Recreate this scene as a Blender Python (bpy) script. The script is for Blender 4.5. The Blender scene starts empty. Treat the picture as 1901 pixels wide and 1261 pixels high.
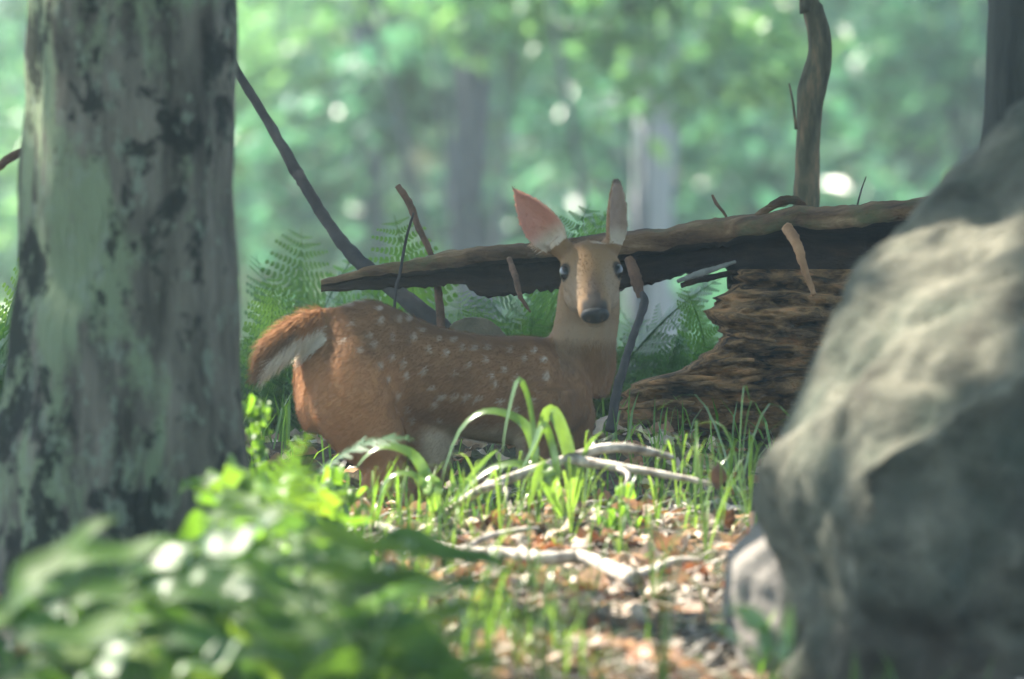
import bpy, bmesh, math, random
import numpy as np
from mathutils import Vector, Matrix, noise

random.seed(7)
rng = np.random.default_rng(7)
SC = bpy.context.scene
COL = SC.collection

# ------------------------------------------------------------------ camera
# a 300 mm lens, the fawn 16 m away; the lens sits at the origin, level
FOCUS = 16.0
cam_d = bpy.data.cameras.new('camera')
cam = bpy.data.objects.new('camera', cam_d)
COL.objects.link(cam)
cam.location = (0, 0, 0)
cam.rotation_euler = (math.radians(90), 0, 0)
cam_d.sensor_width = 36.0
cam_d.lens = 36.0 * 16.0 / 1.901
cam_d.clip_start = 0.1
cam_d.clip_end = 600
cam_d.dof.use_dof = True
cam_d.dof.focus_distance = 16.6
cam_d.dof.aperture_fstop = 4.1
SC.camera = cam

# ------------------------------------------------------------------ light
SUN = Vector((-0.46, 0.30, 0.836)).normalized()      # towards the sun
sun_el = math.asin(SUN.z)
sun_az = math.atan2(SUN.x, SUN.y)                    # clockwise from +Y
w = bpy.data.worlds.new('World'); SC.world = w; w.use_nodes = True
nt = w.node_tree
sky = nt.nodes.new('ShaderNodeTexSky')
sky.sky_type = 'NISHITA'
sky.sun_disc = False
sky.sun_elevation = sun_el
sky.sun_rotation = sun_az
bg = nt.nodes['Background']
nt.links.new(sky.outputs[0], bg.inputs[0])
bg.inputs[1].default_value = 0.12
sd = bpy.data.lights.new('sun', 'SUN'); sd.energy = 5.0; sd.angle = math.radians(0.53)
sd.color = (1.0, 0.93, 0.80)
so = bpy.data.objects.new('sun', sd); COL.objects.link(so)
so.rotation_euler = SUN.to_track_quat('Z', 'Y').to_euler()
so.location = SUN * 50

SC.view_settings.view_transform = 'Standard'
SC.view_settings.look = 'None'
SC.view_settings.gamma = 1.0
SC.view_settings.use_curve_mapping = False
SC.view_settings.exposure = 2.58
SC.render.engine = 'CYCLES'
SC.cycles.use_denoising = True
SC.cycles.max_bounces = 7
SC.cycles.diffuse_bounces = 4
SC.cycles.glossy_bounces = 2
SC.cycles.transmission_bounces = 4
SC.cycles.volume_bounces = 0
SC.cycles.caustics_reflective = False
SC.cycles.caustics_refractive = False
SC.cycles.sample_clamp_indirect = 6.0
HAZE_DENSITY = 0.0030

# ------------------------------------------------------------------ helpers
def P(px, py, d):
    """photo pixel -> point at depth d (metres)"""
    s = d / 16000.0
    return Vector(((px - 950.5) * s, d, (630.5 - py) * s))

def smooth(e0, e1, x):
    t = min(1, max(0, (x - e0) / (e1 - e0))); return t * t * (3 - 2 * t)

PROFILE = [(-60, -2.6), (0, -1.55), (8, -0.95), (13, -0.56), (15.3, -0.325), (16, -0.27), (16.7, -0.19),
           (17.3, -0.2), (18.2, -0.36), (21, -0.9), (25, -1.3), (32, -1.25), (42, 0.0), (60, 2.6), (90, 9.0), (200, 40)]
PX = np.array([a for a, b in PROFILE]); PZ = np.array([b for a, b in PROFILE])
def H(x, y):
    z = float(np.interp(y, PX, PZ))
    z -= 0.17 * math.exp(-(((x + 0.16) / 0.36) ** 2) - ((y - 16.02) / 0.27) ** 2)
    k = 0.02 + 0.25 * smooth(20, 45, y)
    z += k * noise.noise(Vector((x * 1.3, y * 1.3, 0.3))) + 0.012 * noise.noise(Vector((x * 5, y * 5, 2.1)))
    return z

def ground_hit(px, py, d0=9.0, d1=16.4):
    """where the ray through a pixel meets the ground"""
    d = d0
    while d < d1:
        p = P(px, py, d)
        if p.z <= H(p.x, d): return p
        d += 0.04
    return P(px, py, d1)

def link(o, parent=None):
    COL.objects.link(o)
    if parent is not None: o.parent = parent
    return o

def mesh_of(name, verts, faces, mat=None, smooth_shade=True):
    me = bpy.data.meshes.new(name)
    if isinstance(verts, np.ndarray): verts = verts.tolist()
    if isinstance(faces, np.ndarray): faces = faces.tolist()
    me.from_pydata([tuple(v) for v in verts], [], faces)
    if smooth_shade:
        me.polygons.foreach_set('use_smooth', [True] * len(me.polygons))
    if mat: me.materials.append(mat)
    me.update()
    return me

def obj(name, me, parent=None, loc=None):
    o = bpy.data.objects.new(name, me); link(o, parent)
    if loc is not None: o.location = loc
    return o

def tag(o, label, cat, group=None):
    o['label'] = label; o['category'] = cat
    if group: o['group'] = group
    return o

def empty(name, loc, label, cat, group=None):
    o = bpy.data.objects.new(name, None); o.empty_display_size = 0.1
    link(o); o.location = loc
    return tag(o, label, cat, group)

def frames(pts):
    n = len(pts); T = []
    for i in range(n):
        a = pts[max(0, i - 1)]; b = pts[min(n - 1, i + 1)]
        T.append((b - a).normalized())
    return T

def resample(pts, rad, n):
    """Catmull-Rom through the points"""
    pts = [Vector(p) for p in pts]; m = len(pts); out = []; ro = []
    for k in range(n):
        u = k / (n - 1) * (m - 1); i = min(int(u), m - 2); t = u - i
        p0 = pts[max(0, i - 1)]; p1 = pts[i]; p2 = pts[i + 1]; p3 = pts[min(m - 1, i + 2)]
        out.append(0.5 * ((2 * p1) + (p2 - p0) * t + (2 * p0 - 5 * p1 + 4 * p2 - p3) * t * t + (3 * p1 - p0 - 3 * p2 + p3) * t ** 3))
        ro.append(rad[i] * (1 - t) + rad[i + 1] * t)
    return out, ro

def tube(pts, rad, seg=10, n=None, rough=0.0, freq=20.0, lobes=None):
    """tapered tube, capped -> verts, faces"""
    if n: pts, rad = resample(pts, rad, n)
    pts = [Vector(p) for p in pts]
    T = frames(pts); V = []; F = []
    ref = Vector((0, 1, 0)) if abs(T[0].y) < 0.9 else Vector((1, 0, 0))
    for i, p in enumerate(pts):
        t = T[i]; u = (ref - t * ref.dot(t)).normalized(); v = t.cross(u); ref = u
        for k in range(seg):
            a = 2 * math.pi * k / seg
            d = u * math.cos(a) + v * math.sin(a)
            r = rad[i]
            if lobes: r *= lobes(p, a)
            q = p + d * r
            if rough: q += d * r * rough * noise.noise(q * freq)
            V.append(q)
    for i in range(len(pts) - 1):
        for k in range(seg):
            a = i * seg + k; b = i * seg + (k + 1) % seg
            F.append((a, b, b + seg, a + seg))
    F.append(tuple(range(seg))[::-1]); L = (len(pts) - 1) * seg
    F.append(tuple(range(L, L + seg)))
    return V, F

def join(parts):
    V = []; F = []
    for v, f in parts:
        o = len(V); V.extend(v); F.extend([tuple(i + o for i in q) for q in f])
    return V, F

def leaf_cloud(centers, size, aspect=0.55, tilt=0.6, jitter=0.35, carve=False):
    """one folded diamond leaf at every centre, numpy"""
    n = len(centers)
    az = rng.uniform(0, 2 * math.pi, n)
    d = np.stack([np.cos(az), np.sin(az), rng.normal(-0.15, tilt, n)], 1)
    d /= np.linalg.norm(d, axis=1)[:, None]
    up = np.stack([rng.normal(0, tilt, n), rng.normal(0, tilt, n), np.ones(n)], 1)
    s = np.cross(d, up); s /= np.linalg.norm(s, axis=1)[:, None]
    nn = np.cross(s, d)
    L = size * rng.uniform(1 - jitter, 1 + jitter, n)[:, None]
    W = L * aspect * 0.5
    a = centers; c = centers + d * L - nn * L * 0.12
    m = centers + d * L * 0.45
    if carve:
        kp = shade_keep(a, .02) & shade_keep(m, .03) & shade_keep(c, .01)
        a, c, m, s, nn, W = a[kp], c[kp], m[kp], s[kp], nn[kp], W[kp]; n = len(a)
    b1 = m + s * W + nn * W * 0.35; b2 = m - s * W + nn * W * 0.35
    V = np.stack([a, b1, c, b2], 1).reshape(-1, 3)
    F = np.arange(4 * n).reshape(n, 4)
    F = np.concatenate([F[:, [0, 1, 2]], F[:, [0, 2, 3]]])
    return V, F

# ------------------------------------------------------------------ materials
def mat(name):
    m = bpy.data.materials.new(name); m.use_nodes = True
    n = m.node_tree.nodes; n.clear()
    out = n.new('ShaderNodeOutputMaterial')
    return m, m.node_tree, out

def N(t, kind, **kw):
    nd = t.nodes.new(kind)
    for k, v in kw.items():
        if k.startswith('i_'):
            nd.inputs[int(k[2:]) if k[2:].isdigit() else k[2:]].default_value = v
        else: setattr(nd, k, v)
    return nd

def ramp(t, fac, stops, interp='LINEAR'):
    r = t.nodes.new('ShaderNodeValToRGB'); r.color_ramp.interpolation = interp
    e = r.color_ramp.elements
    while len(e) < len(stops): e.new(0.5)
    for k, (p, c) in enumerate(stops):
        e[k].position = p; e[k].color = (*c, 1) if len(c) == 3 else c
    if fac is not None: t.links.new(fac, r.inputs[0])
    return r

def noise_tex(t, scale, detail=5, rough=0.6, vec=None, mapping=None, distortion=0.0):
    nz = t.nodes.new('ShaderNodeTexNoise'); nz.inputs['Scale'].default_value = scale
    nz.inputs['Detail'].default_value = detail; nz.inputs['Roughness'].default_value = rough
    nz.inputs['Distortion'].default_value = distortion
    if mapping:
        tc = t.nodes.new('ShaderNodeTexCoord'); mp = t.nodes.new('ShaderNodeMapping')
        mp.inputs['Scale'].default_value = mapping
        t.links.new(tc.outputs['Object'], mp.inputs[0]); t.links.new(mp.outputs[0], nz.inputs['Vector'])
    elif vec is not None: t.links.new(vec, nz.inputs['Vector'])
    else:
        tc = t.nodes.new('ShaderNodeTexCoord'); t.links.new(tc.outputs['Object'], nz.inputs['Vector'])
    return nz

def mix(t, fac, a, b, mode='MIX'):
    m = t.nodes.new('ShaderNodeMix'); m.data_type = 'RGBA'; m.blend_type = mode
    for s, v in ((0, fac), (6, a), (7, b)):
        if hasattr(v, 'is_linked') or hasattr(v, 'links'): t.links.new(v, m.inputs[s])
        elif s == 0: m.inputs[0].default_value = v
        else: m.inputs[s].default_value = (*v, 1)
    return m.outputs[2]

def surface(name, stops, scale=6, detail=6, rough=0.85, bump=0.4, bump_scale=30, bdist=0.01, mapping=None, extra=None, spec=0.12):
    m, t, out = mat(name)
    nz = noise_tex(t, scale, detail, 0.62, mapping=mapping)
    c = ramp(t, nz.outputs[0], stops).outputs[0]
    if extra: c = extra(t, c)
    b = N(t, 'ShaderNodeBsdfPrincipled'); t.links.new(c, b.inputs['Base Color'])
    b.inputs['Roughness'].default_value = rough; b.inputs['Specular IOR Level'].default_value = spec
    n2 = noise_tex(t, bump_scale, 6, 0.65, mapping=mapping)
    bp = N(t, 'ShaderNodeBump'); bp.inputs['Strength'].default_value = bump; bp.inputs['Distance'].default_value = bdist
    t.links.new(n2.outputs[0], bp.inputs['Height']); t.links.new(bp.outputs[0], b.inputs['Normal'])
    t.links.new(b.outputs[0], out.inputs[0])
    return m

def leaf_mat(name, cols, trans=0.45, rough=0.45, spec=0.45, tcol=None, island=True):
    """leaf: reflecting and letting light through, each leaf its own tone"""
    m, t, out = mat(name)
    if island:
        g = N(t, 'ShaderNodeNewGeometry'); f = g.outputs['Random Per Island']
    else:
        g = N(t, 'ShaderNodeObjectInfo'); f = g.outputs['Random']
    c = ramp(t, f, [(i / (len(cols) - 1), x) for i, x in enumerate(cols)]).outputs[0]
    nz = noise_tex(t, 60, 3, 0.6)
    c = mix(t, 0.35, c, mix(t, 1.0, c, ramp(t, nz.outputs[0], [(0.3, (0.5, 0.5, 0.5)), (0.7, (1.4, 1.4, 1.2))]).outputs[0], 'MULTIPLY'))
    b = N(t, 'ShaderNodeBsdfPrincipled'); t.links.new(c, b.inputs['Base Color'])
    b.inputs['Roughness'].default_value = rough; b.inputs['Specular IOR Level'].default_value = spec
    tr = N(t, 'ShaderNodeBsdfTranslucent')
    tc = mix(t, 1.0, c, tcol or (2.2, 2.1, 0.9), 'MULTIPLY'); t.links.new(tc, tr.inputs[0])
    ms = N(t, 'ShaderNodeMixShader'); ms.inputs[0].default_value = trans
    t.links.new(b.outputs[0], ms.inputs[1]); t.links.new(tr.outputs[0], ms.inputs[2]); t.links.new(ms.outputs[0], out.inputs[0])
    return m

def lichen_bark(t, c):
    # pale green lichen and near-black growth in patches
    n1 = noise_tex(t, 4.2, 9, 0.72, mapping=(1.6, 1.6, 0.7), distortion=0.3)
    n2 = noise_tex(t, 7.5, 9, 0.72, mapping=(1.2, 1.2, 0.8), distortion=0.3)
    n3 = noise_tex(t, 26, 6, 0.7, mapping=(1.2, 1.2, 0.7))
    tc = t.nodes.new('ShaderNodeTexCoord'); sx = t.nodes.new('ShaderNodeSeparateXYZ'); t.links.new(tc.outputs['Object'], sx.inputs[0])
    sidef = N(t, 'ShaderNodeMapRange'); sidef.inputs[1].default_value = -.14; sidef.inputs[2].default_value = .14; sidef.inputs[3].default_value = .05; sidef.inputs[4].default_value = -.09
    t.links.new(sx.outputs[0], sidef.inputs[0])
    ad = N(t, 'ShaderNodeMath', operation='ADD'); t.links.new(n1.outputs[0], ad.inputs[0]); t.links.new(sidef.outputs[0], ad.inputs[1])
    c = mix(t, ramp(t, ad.outputs[0], [(0.49, (0, 0, 0)), (0.57, (0.85, 0.85, 0.85))]).outputs[0], c, (0.19, 0.245, 0.145))
    c = mix(t, ramp(t, n2.outputs[0], [(0.52, (0, 0, 0)), (0.56, (0.93, 0.93, 0.93))]).outputs[0], c, (0.014, 0.017, 0.015))
    c = mix(t, ramp(t, n3.outputs[0], [(0.56, (0, 0, 0)), (0.62, (0.7, 0.7, 0.7))]).outputs[0], c, (0.2, 0.24, 0.18))
    return c

M = {}
M['bark_big'] = surface('lichen_bark', [(0.32, (0.03, 0.028, 0.023)), (0.48, (0.1, 0.094, 0.076)), (0.66, (0.19, 0.176, 0.142))], 13, 9, 0.9, 1.0, 26, 0.035, (1.6, 1.6, 0.28), lichen_bark)
M['bark_dark'] = surface('dark_bark', [(0.3, (0.010, 0.012, 0.010)), (0.7, (0.04, 0.045, 0.036))], 10, 6, 0.9, 0.8, 25, 0.015, (1.5, 1.5, 0.3))
M['bark_sap'] = surface('sapling_bark', [(0.32, (0.028, 0.027, 0.018)), (0.5, (0.075, 0.07, 0.045)), (0.68, (0.18, 0.125, 0.075))], 26, 6, 0.85, 0.6, 40, 0.006, (1.5, 1.5, 0.35))
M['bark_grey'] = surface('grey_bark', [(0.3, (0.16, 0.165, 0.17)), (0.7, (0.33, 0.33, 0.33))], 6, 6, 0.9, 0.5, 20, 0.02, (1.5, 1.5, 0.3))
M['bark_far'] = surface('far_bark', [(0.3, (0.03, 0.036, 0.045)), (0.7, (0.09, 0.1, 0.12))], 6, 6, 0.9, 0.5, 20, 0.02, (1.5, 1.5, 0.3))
M['dead_dark'] = surface('dark_dead_wood', [(0.3, (0.02, 0.02, 0.021)), (0.7, (0.065, 0.06, 0.058))], 16, 6, 0.85, 0.7, 60, 0.004, (1, 1, 1))
M['dead_red'] = surface('reddish_dead_wood', [(0.3, (0.04, 0.024, 0.016)), (0.7, (0.15, 0.085, 0.055))], 30, 6, 0.85, 0.6, 60, 0.004)
M['dead_pale'] = surface('bleached_stick', [(0.34, (0.14, 0.115, 0.1)), (0.5, (0.38, 0.34, 0.3)), (0.66, (0.6, 0.56, 0.5))], 40, 6, 0.75, 0.6, 90, 0.003, (1, 1, 1))
M['dead_grey'] = surface('grey_splinter', [(0.3, (0.1, 0.1, 0.09)), (0.7, (0.24, 0.24, 0.21))], 20, 5, 0.8, 0.5, 80, 0.003)
M['dead_orange'] = surface('brown_stick', [(0.3, (0.17, 0.09, 0.045)), (0.7, (0.33, 0.19, 0.1))], 20, 5, 0.8, 0.5, 80, 0.003)
def moss(t, c):
    n1 = noise_tex(t, 7, 6, 0.65)
    return mix(t, ramp(t, n1.outputs[0], [(0.5, (0, 0, 0)), (0.62, (0.8, 0.8, 0.8))]).outputs[0], c, (0.085, 0.1, 0.045))
M['log_shell'] = surface('log_bark', [(0.32, (0.028, 0.016, 0.010)), (0.48, (0.11, 0.065, 0.036)), (0.58, (0.18, 0.112, 0.06)), (0.7, (0.32, 0.22, 0.125))], 16, 9, 0.9, 1.0, 60, 0.02, (0.35, 1.5, 1.5), moss)
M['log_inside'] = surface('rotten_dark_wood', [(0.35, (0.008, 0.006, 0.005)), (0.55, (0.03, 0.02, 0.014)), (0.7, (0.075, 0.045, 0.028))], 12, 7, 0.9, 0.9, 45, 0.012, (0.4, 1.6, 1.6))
M['log_core'] = surface('rotten_brown_wood', [(0.36, (0.014, 0.009, 0.006)), (0.46, (0.12, 0.07, 0.035)), (0.55, (0.27, 0.16, 0.075)), (0.66, (0.46, 0.24, 0.11))], 15, 10, 0.9, 1.0, 34, 0.03, (0.8, 1.6, 1.9))
def rock_tint(t, c):
    tc = t.nodes.new('ShaderNodeTexCoord'); sx = t.nodes.new('ShaderNodeSeparateXYZ'); t.links.new(tc.outputs['Object'], sx.inputs[0])
    n0 = noise_tex(t, 5, 6, 0.7); ad = N(t, 'ShaderNodeMath', operation='MULTIPLY_ADD'); ad.inputs[1].default_value = .35; t.links.new(n0.outputs[0], ad.inputs[0]); t.links.new(sx.outputs[2], ad.inputs[2])
    c = mix(t, ramp(t, ad.outputs[0], [(0.28, (0.8, 0.8, 0.8)), (0.48, (0, 0, 0))]).outputs[0], c, (0.06, 0.042, 0.03))   # soil splashed up from the ground
    n1 = noise_tex(t, 3.2, 8, 0.7)
    c = mix(t, ramp(t, n1.outputs[0], [(0.47, (0, 0, 0)), (0.62, (0.75, 0.75, 0.75))]).outputs[0], c, (0.055, 0.068, 0.052))
    n2 = noise_tex(t, 14, 8, 0.75)
    return mix(t, ramp(t, n2.outputs[0], [(0.55, (0, 0, 0)), (0.68, (0.8, 0.8, 0.8))]).outputs[0], c, (0.03, 0.033, 0.03))
M['rock'] = surface('granite', [(0.32, (0.05, 0.047, 0.037)), (0.48, (0.09, 0.088, 0.068)), (0.62, (0.15, 0.143, 0.11)), (0.72, (0.27, 0.255, 0.2))], 9, 10, 0.92, 0.7, 28, 0.035, None, rock_tint)
M['rock_pale'] = surface('pale_granite', [(0.25, (0.09, 0.08, 0.072)), (0.6, (0.21, 0.19, 0.17))], 9, 9, 0.92, 0.7, 45, 0.012)
M['rock_tan'] = surface('mossy_tan_stone', [(0.3, (0.06, 0.058, 0.038)), (0.6, (0.15, 0.12, 0.078))], 9, 9, 0.92, 0.7, 45, 0.01)
M['soil'] = surface('forest_floor', [(0.25, (0.025, 0.02, 0.014)), (0.45, (0.06, 0.045, 0.03)), (0.6, (0.05, 0.065, 0.025)), (0.75, (0.12, 0.085, 0.055))], 2.2, 10, 0.95, 0.9, 18, 0.03)
def far_mix(t, c): return c
GREEN_FAR = [(0.065, 0.15, 0.1), (0.09, 0.19, 0.11), (0.13, 0.24, 0.12), (0.18, 0.3, 0.14)]
M['leaf_far'] = leaf_mat('understorey_leaf', GREEN_FAR, 0.45, 0.33, 0.6, (1.7, 1.9, 1.1))
M['leaf_far_dark'] = leaf_mat('understorey_dark_leaf', [(0.04, 0.11, 0.085), (0.06, 0.145, 0.105), (0.085, 0.18, 0.12)], 0.45, 0.36, 0.55, (1.6, 1.9, 1.3))
M['leaf_canopy'] = leaf_mat('canopy_leaf', [(0.035, 0.08, 0.02), (0.06, 0.12, 0.03), (0.08, 0.15, 0.035)], 0.55, 0.5, 0.4)
M['fern'] = leaf_mat('fern_leaf', [(0.03, 0.09, 0.03), (0.05, 0.125, 0.04), (0.075, 0.15, 0.045)], 0.4, 0.5, 0.4, island=False)
M['grass'] = leaf_mat('grass_blade', [(0.045, 0.11, 0.02), (0.075, 0.16, 0.03), (0.11, 0.2, 0.035)], 0.45, 0.38, 0.5)
M['sedge'] = leaf_mat('sedge_blade', [(0.075, 0.145, 0.035), (0.1, 0.18, 0.045), (0.13, 0.21, 0.06)], 0.45, 0.3, 1.0, island=False)
M['broad'] = leaf_mat('broad_leaf', [(0.035, 0.09, 0.03), (0.07, 0.135, 0.03), (0.045, 0.1, 0.025), (0.12, 0.19, 0.03)], 0.5, 0.6, 0.3, island=False)
M['broad_bright'] = leaf_mat('bright_leaf', [(0.07, 0.15, 0.025), (0.1, 0.2, 0.03), (0.13, 0.24, 0.04)], 0.5, 0.45, 0.5, island=False)
DEADC = [(0.1, 0.06, 0.04), (0.34, 0.16, 0.085), (0.2, 0.14, 0.1), (0.46, 0.35, 0.28), (0.54, 0.47, 0.41), (0.3, 0.23, 0.17), (0.09, 0.07, 0.055), (0.4, 0.33, 0.26)]
M['dead_leaf'] = leaf_mat('dead_leaf', DEADC, 0.2, 0.6, 0.35, (1.4, 1.0, 0.7))
M['dead_leaf_obj'] = leaf_mat('fallen_leaf', DEADC, 0.2, 0.55, 0.4, (1.4, 1.0, 0.7), island=False)
M['stem'] = surface('green_stem', [(0.3, (0.05, 0.09, 0.03)), (0.7, (0.09, 0.13, 0.05))], 20, 4, 0.6, 0.3, 60, 0.002)

# ------------------------------------------------------------------ ground
def grid_y():
    ys = list(np.arange(-40, 9, 3.5)) + list(np.arange(9, 12, 0.15)) + list(np.arange(12, 18.5, 0.05)) + list(np.arange(18.5, 26, 0.4)) + list(np.arange(26, 70, 1.5)) + list(np.arange(70, 171, 10))
    return ys
def grid_x():
    xs = list(np.arange(-110, -10, 10)) + list(np.arange(-10, -2, 0.8)) + list(np.arange(-2, 2, 0.05)) + list(np.arange(2, 10, 0.8)) + list(np.arange(10, 111, 10))
    return xs
gx, gy = grid_x(), grid_y()
V = [(x, y, H(x, y)) for y in gy for x in gx]
W_ = len(gx)
F = [(j * W_ + i, j * W_ + i + 1, (j + 1) * W_ + i + 1, (j + 1) * W_ + i) for j in range(len(gy) - 1) for i in range(W_ - 1)]
ground = obj('ground', mesh_of('ground', V, F, M['soil'])); ground['kind'] = 'structure'

# ------------------------------------------------------------------ spots lit by sun: unseen crown leaves are cut away over them
GAPS = []      # (point, radius)
def gap(px, py, d, r): GAPS.append((P(px, py, d), r * (.95 if px > 1390 else 1.0)))
def gap_g(px, py, r): GAPS.append((ground_hit(px, py), r))
for a in [(1650, 600, 13.15, .045), (1640, 670, 13.10, .07), (1700, 640, 13.10, .05), (1600, 745, 13.05, .05), (1680, 740, 13.05, .045), (1690, 420, 13.45, .035), (1665, 450, 13.45, .03),
          (1480, 850, 13.25, .04), (1640, 860, 12.95, .04), (1895, 215, 13.65, .05), (1740, 480, 13.35, .03), (1510, 700, 13.35, .03),
          (1400, 960, 13.55, .05), (1450, 1080, 13.55, .06), (1460, 1170, 13.55, .04), (1830, 560, 13.15, .03), (1760, 370, 13.55, .05), (1720, 560, 13.25, .05), (1800, 300, 13.55, .04), (1600, 560, 13.30, .04), (1570, 640, 13.25, .05), (1760, 690, 13.05, .04), (1540, 790, 13.15, .04), (1860, 430, 13.35, .035), (1530, 960, 13.15, .03), (1850, 650, 13.05, .03),
          # sedges and fronds in front of the fawn
          (965, 715, 15.20, .035), (900, 775, 15.20, .08), (1020, 780, 15.20, .07), (1040, 850, 15.20, .09), (950, 860, 15.20, .09), (860, 860, 15.20, .06),
          (720, 825, 15.20, .09), (780, 850, 15.20, .07), (640, 900, 15.00, .08), (720, 900, 15.10, .05), (810, 930, 15.10, .07),
          (475, 790, 15.10, .06), (470, 850, 15.00, .06), (540, 900, 14.80, .06), (1150, 850, 15.30, .1), (1250, 880, 15.30, .05),
          # leaves at the lower left
          (450, 985, 12.00, .07), (300, 1035, 12.00, .07), (400, 1010, 12.00, .05), (430, 1092, 11.95, .06), (350, 1095, 11.95, .06), (130, 1120, 11.85, .09), (50, 1130, 11.85, .08), (210, 1150, 11.85, .06), (200, 1225, 11.65, .08), (390, 1210, 11.65, .08), (240, 1130, 11.85, .05),
          (350, 1150, 12.00, .09), (300, 1190, 12.00, .08), (500, 1060, 12.50, .07), (560, 1120, 12.30, .07), (450, 1160, 12.00, .07), (700, 1060, 12.60, .05), (600, 1000, 12.90, .05),
          # rims on the fawn: tail, nape, left ear
          (560, 600, 15.90, .025), (490, 655, 15.90, .02), (1010, 635, 16.05, .018), (970, 380, 15.95, .03), (1415, 1190, 13.35, .06), (600, 740, 15.80, .05), (440, 900, 13.20, .08), (500, 930, 13.40, .08), (560, 980, 13.00, .09), (600, 1060, 12.80, .08), (520, 1100, 12.50, .08), (460, 1010, 12.70, .07), (650, 1120, 12.60, .07)]:
    gap(*a)
for a in [(800, 1040, .06), (860, 1055, .08), (960, 1060, .09), (1060, 1070, .09), (1130, 1090, .07), (1180, 1115, .08), (1250, 1090, .08), (940, 1130, .12), (1050, 1150, .12),
          (1160, 1170, .11), (1260, 1180, .11), (1300, 1210, .08), (820, 1130, .1), (720, 1080, .1), (660, 1060, .08), (1000, 1000, .1), (900, 1000, .08), (1120, 1000, .07), (1220, 1050, .06),
          (1170, 1240, .1), (640, 1000, .06), (880, 1200, .05)]:
    gap_g(*a)
gr_ = random.Random(3)
for py in range(955, 1262, 9):           # the sunny glade in front of the fawn, broken by small shadows
    for px in range(620, 1345, 60):
        u = px + gr_.uniform(-30, 30); v_ = py + gr_.uniform(-5, 5)
        shady = (v_ > 1150 and u < 1130) or (u > 1180 and v_ < 1040)
        if gr_.random() < (.15 if shady else .85): gap_g(u, v_, gr_.uniform(.045, .085))
GA = np.array([g[0] for g in GAPS]); GR = np.array([g[1] for g in GAPS]); SV = np.array(SUN)
SU = np.cross(SV, [0, 0, 1.0]); SU /= np.linalg.norm(SU); SW = np.cross(SV, SU)
GU, GV, GWs = GA @ SU, GA @ SW, GA @ SV
def shade_keep(C, half):
    """True for leaves that do not stand between the sun and a lit spot"""
    keep = np.ones(len(C), bool)
    pu, pv_, pw = C @ SU, C @ SW, C @ SV
    for gu, gv, gw, r in zip(GU, GV, GWs, GR):
        rr = r + half
        idx = np.nonzero(np.abs(pu - gu) < rr)[0]
        if len(idx): keep[idx[((pu[idx] - gu) ** 2 + (pv_[idx] - gv) ** 2 < rr * rr) & (pw[idx] > gw)]] = False
    return keep

# ------------------------------------------------------------------ trees
def crown_mesh(name, center, rad, n, size, material, clumps=40, carve=False):
    c = np.array(center); rad = np.array(rad)
    d = rng.normal(size=(clumps, 3)); d /= np.linalg.norm(d, axis=1)[:, None]
    cc = c + d * rad * rng.uniform(0.25, 1.0, (clumps, 1)) ** 0.6
    k = rng.integers(0, clumps, n)
    pts = cc[k] + rng.normal(size=(n, 3)) * rad * np.array([0.24, 0.24, 0.16])
    Vv, Ff = leaf_cloud(pts, size, carve=carve)
    return mesh_of(name, Vv, Ff, material, False), cc

def limbs(base, cc, r0, n=7, tops=None):
    parts = []
    for i in range(min(n, len(cc))):
        e = Vector(cc[i]); b = Vector(base) + Vector((0, 0, random.uniform(-0.6, 0.5)))
        m = b.lerp(e, 0.5) + Vector((random.uniform(-.3, .3), random.uniform(-.3, .3), random.uniform(-.1, .4)))
        parts.append(tube([b, m, e], [r0, r0 * 0.6, r0 * 0.15], 6, 6))
    return join(parts)

def tree(name, label, cat, group, trunk_pts, trunk_rad, seg, n, bark, crown_c, crown_r, leaves, lsize, lmat, carve=False, rough=0.05, freq=6, lobes=None, clumps=40):
    base = Vector(trunk_pts[0])
    t = empty(name, base, label, cat, group)
    pts = [Vector(p) - base for p in trunk_pts]
    v, f = tube(pts, trunk_rad, seg, n, rough, freq, lobes)
    tk = obj('trunk', mesh_of('trunk', v, f, bark), t)
    me, cc = crown_mesh('crown', Vector(crown_c) - base if not carve else crown_c, crown_r, leaves, lsize, lmat, clumps, carve)
    if carve:
        me.transform(Matrix.Translation(-base)); cc = cc - np.array(base)
    c = obj('crown', me, t)
    v, f = limbs(Vector(pts[-1]) - Vector((0, 0, 0.4)), cc, trunk_rad[-1] * 0.8, 9)
    obj('limb', mesh_of('limbs', v, f, bark), tk)
    return t

# the big lichen-spotted trunk beside the fawn
yb = 14.4
def big_lobes(p, a):
    # p is relative to the base; buttresses near the ground
    k = max(0.0, 1 - p.z / 0.75)
    return 1 + k * k * 0.30 * (0.5 + 0.5 * math.cos(3 * a + 0.9)) + 0.035 * math.sin(5 * a + p.z * 1.5) + 0.02 * math.sin(9 * a - p.z * 2) + .030 * noise.noise(Vector((math.cos(a) * 4, math.sin(a) * 4, p.z * 2.2))) + .022 * noise.noise(Vector((math.cos(a) * 11, math.sin(a) * 11, p.z * 4)))
bx0 = P(238, 1200, yb); gz = H(bx0.x, yb) - 0.12
big = tree('big_tree', 'thick grey tree trunk with green lichen patches rising beside the fawn\'s tail', 'tree', None,
     [(P(236, 0, yb).x, yb, gz), (P(236, 0, yb).x, yb, -0.25), (P(238, 0, yb).x, yb, 0.1), (P(244, 0, yb).x, yb, 0.6), (P(250, 0, yb).x, yb, 1.6), (-0.55, yb + .1, 3.2), (-0.45, yb + .2, 5.5)],
     [0.225, 0.205, 0.183, 0.176, 0.17, 0.155, 0.10], 72, 150, M['bark_big'], (-1.6, 15.6, 6.4), (3.4, 3.6, 1.9), 20000, 0.17, M['leaf_canopy'], True, 0.06, 7, big_lobes, 90)

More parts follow.
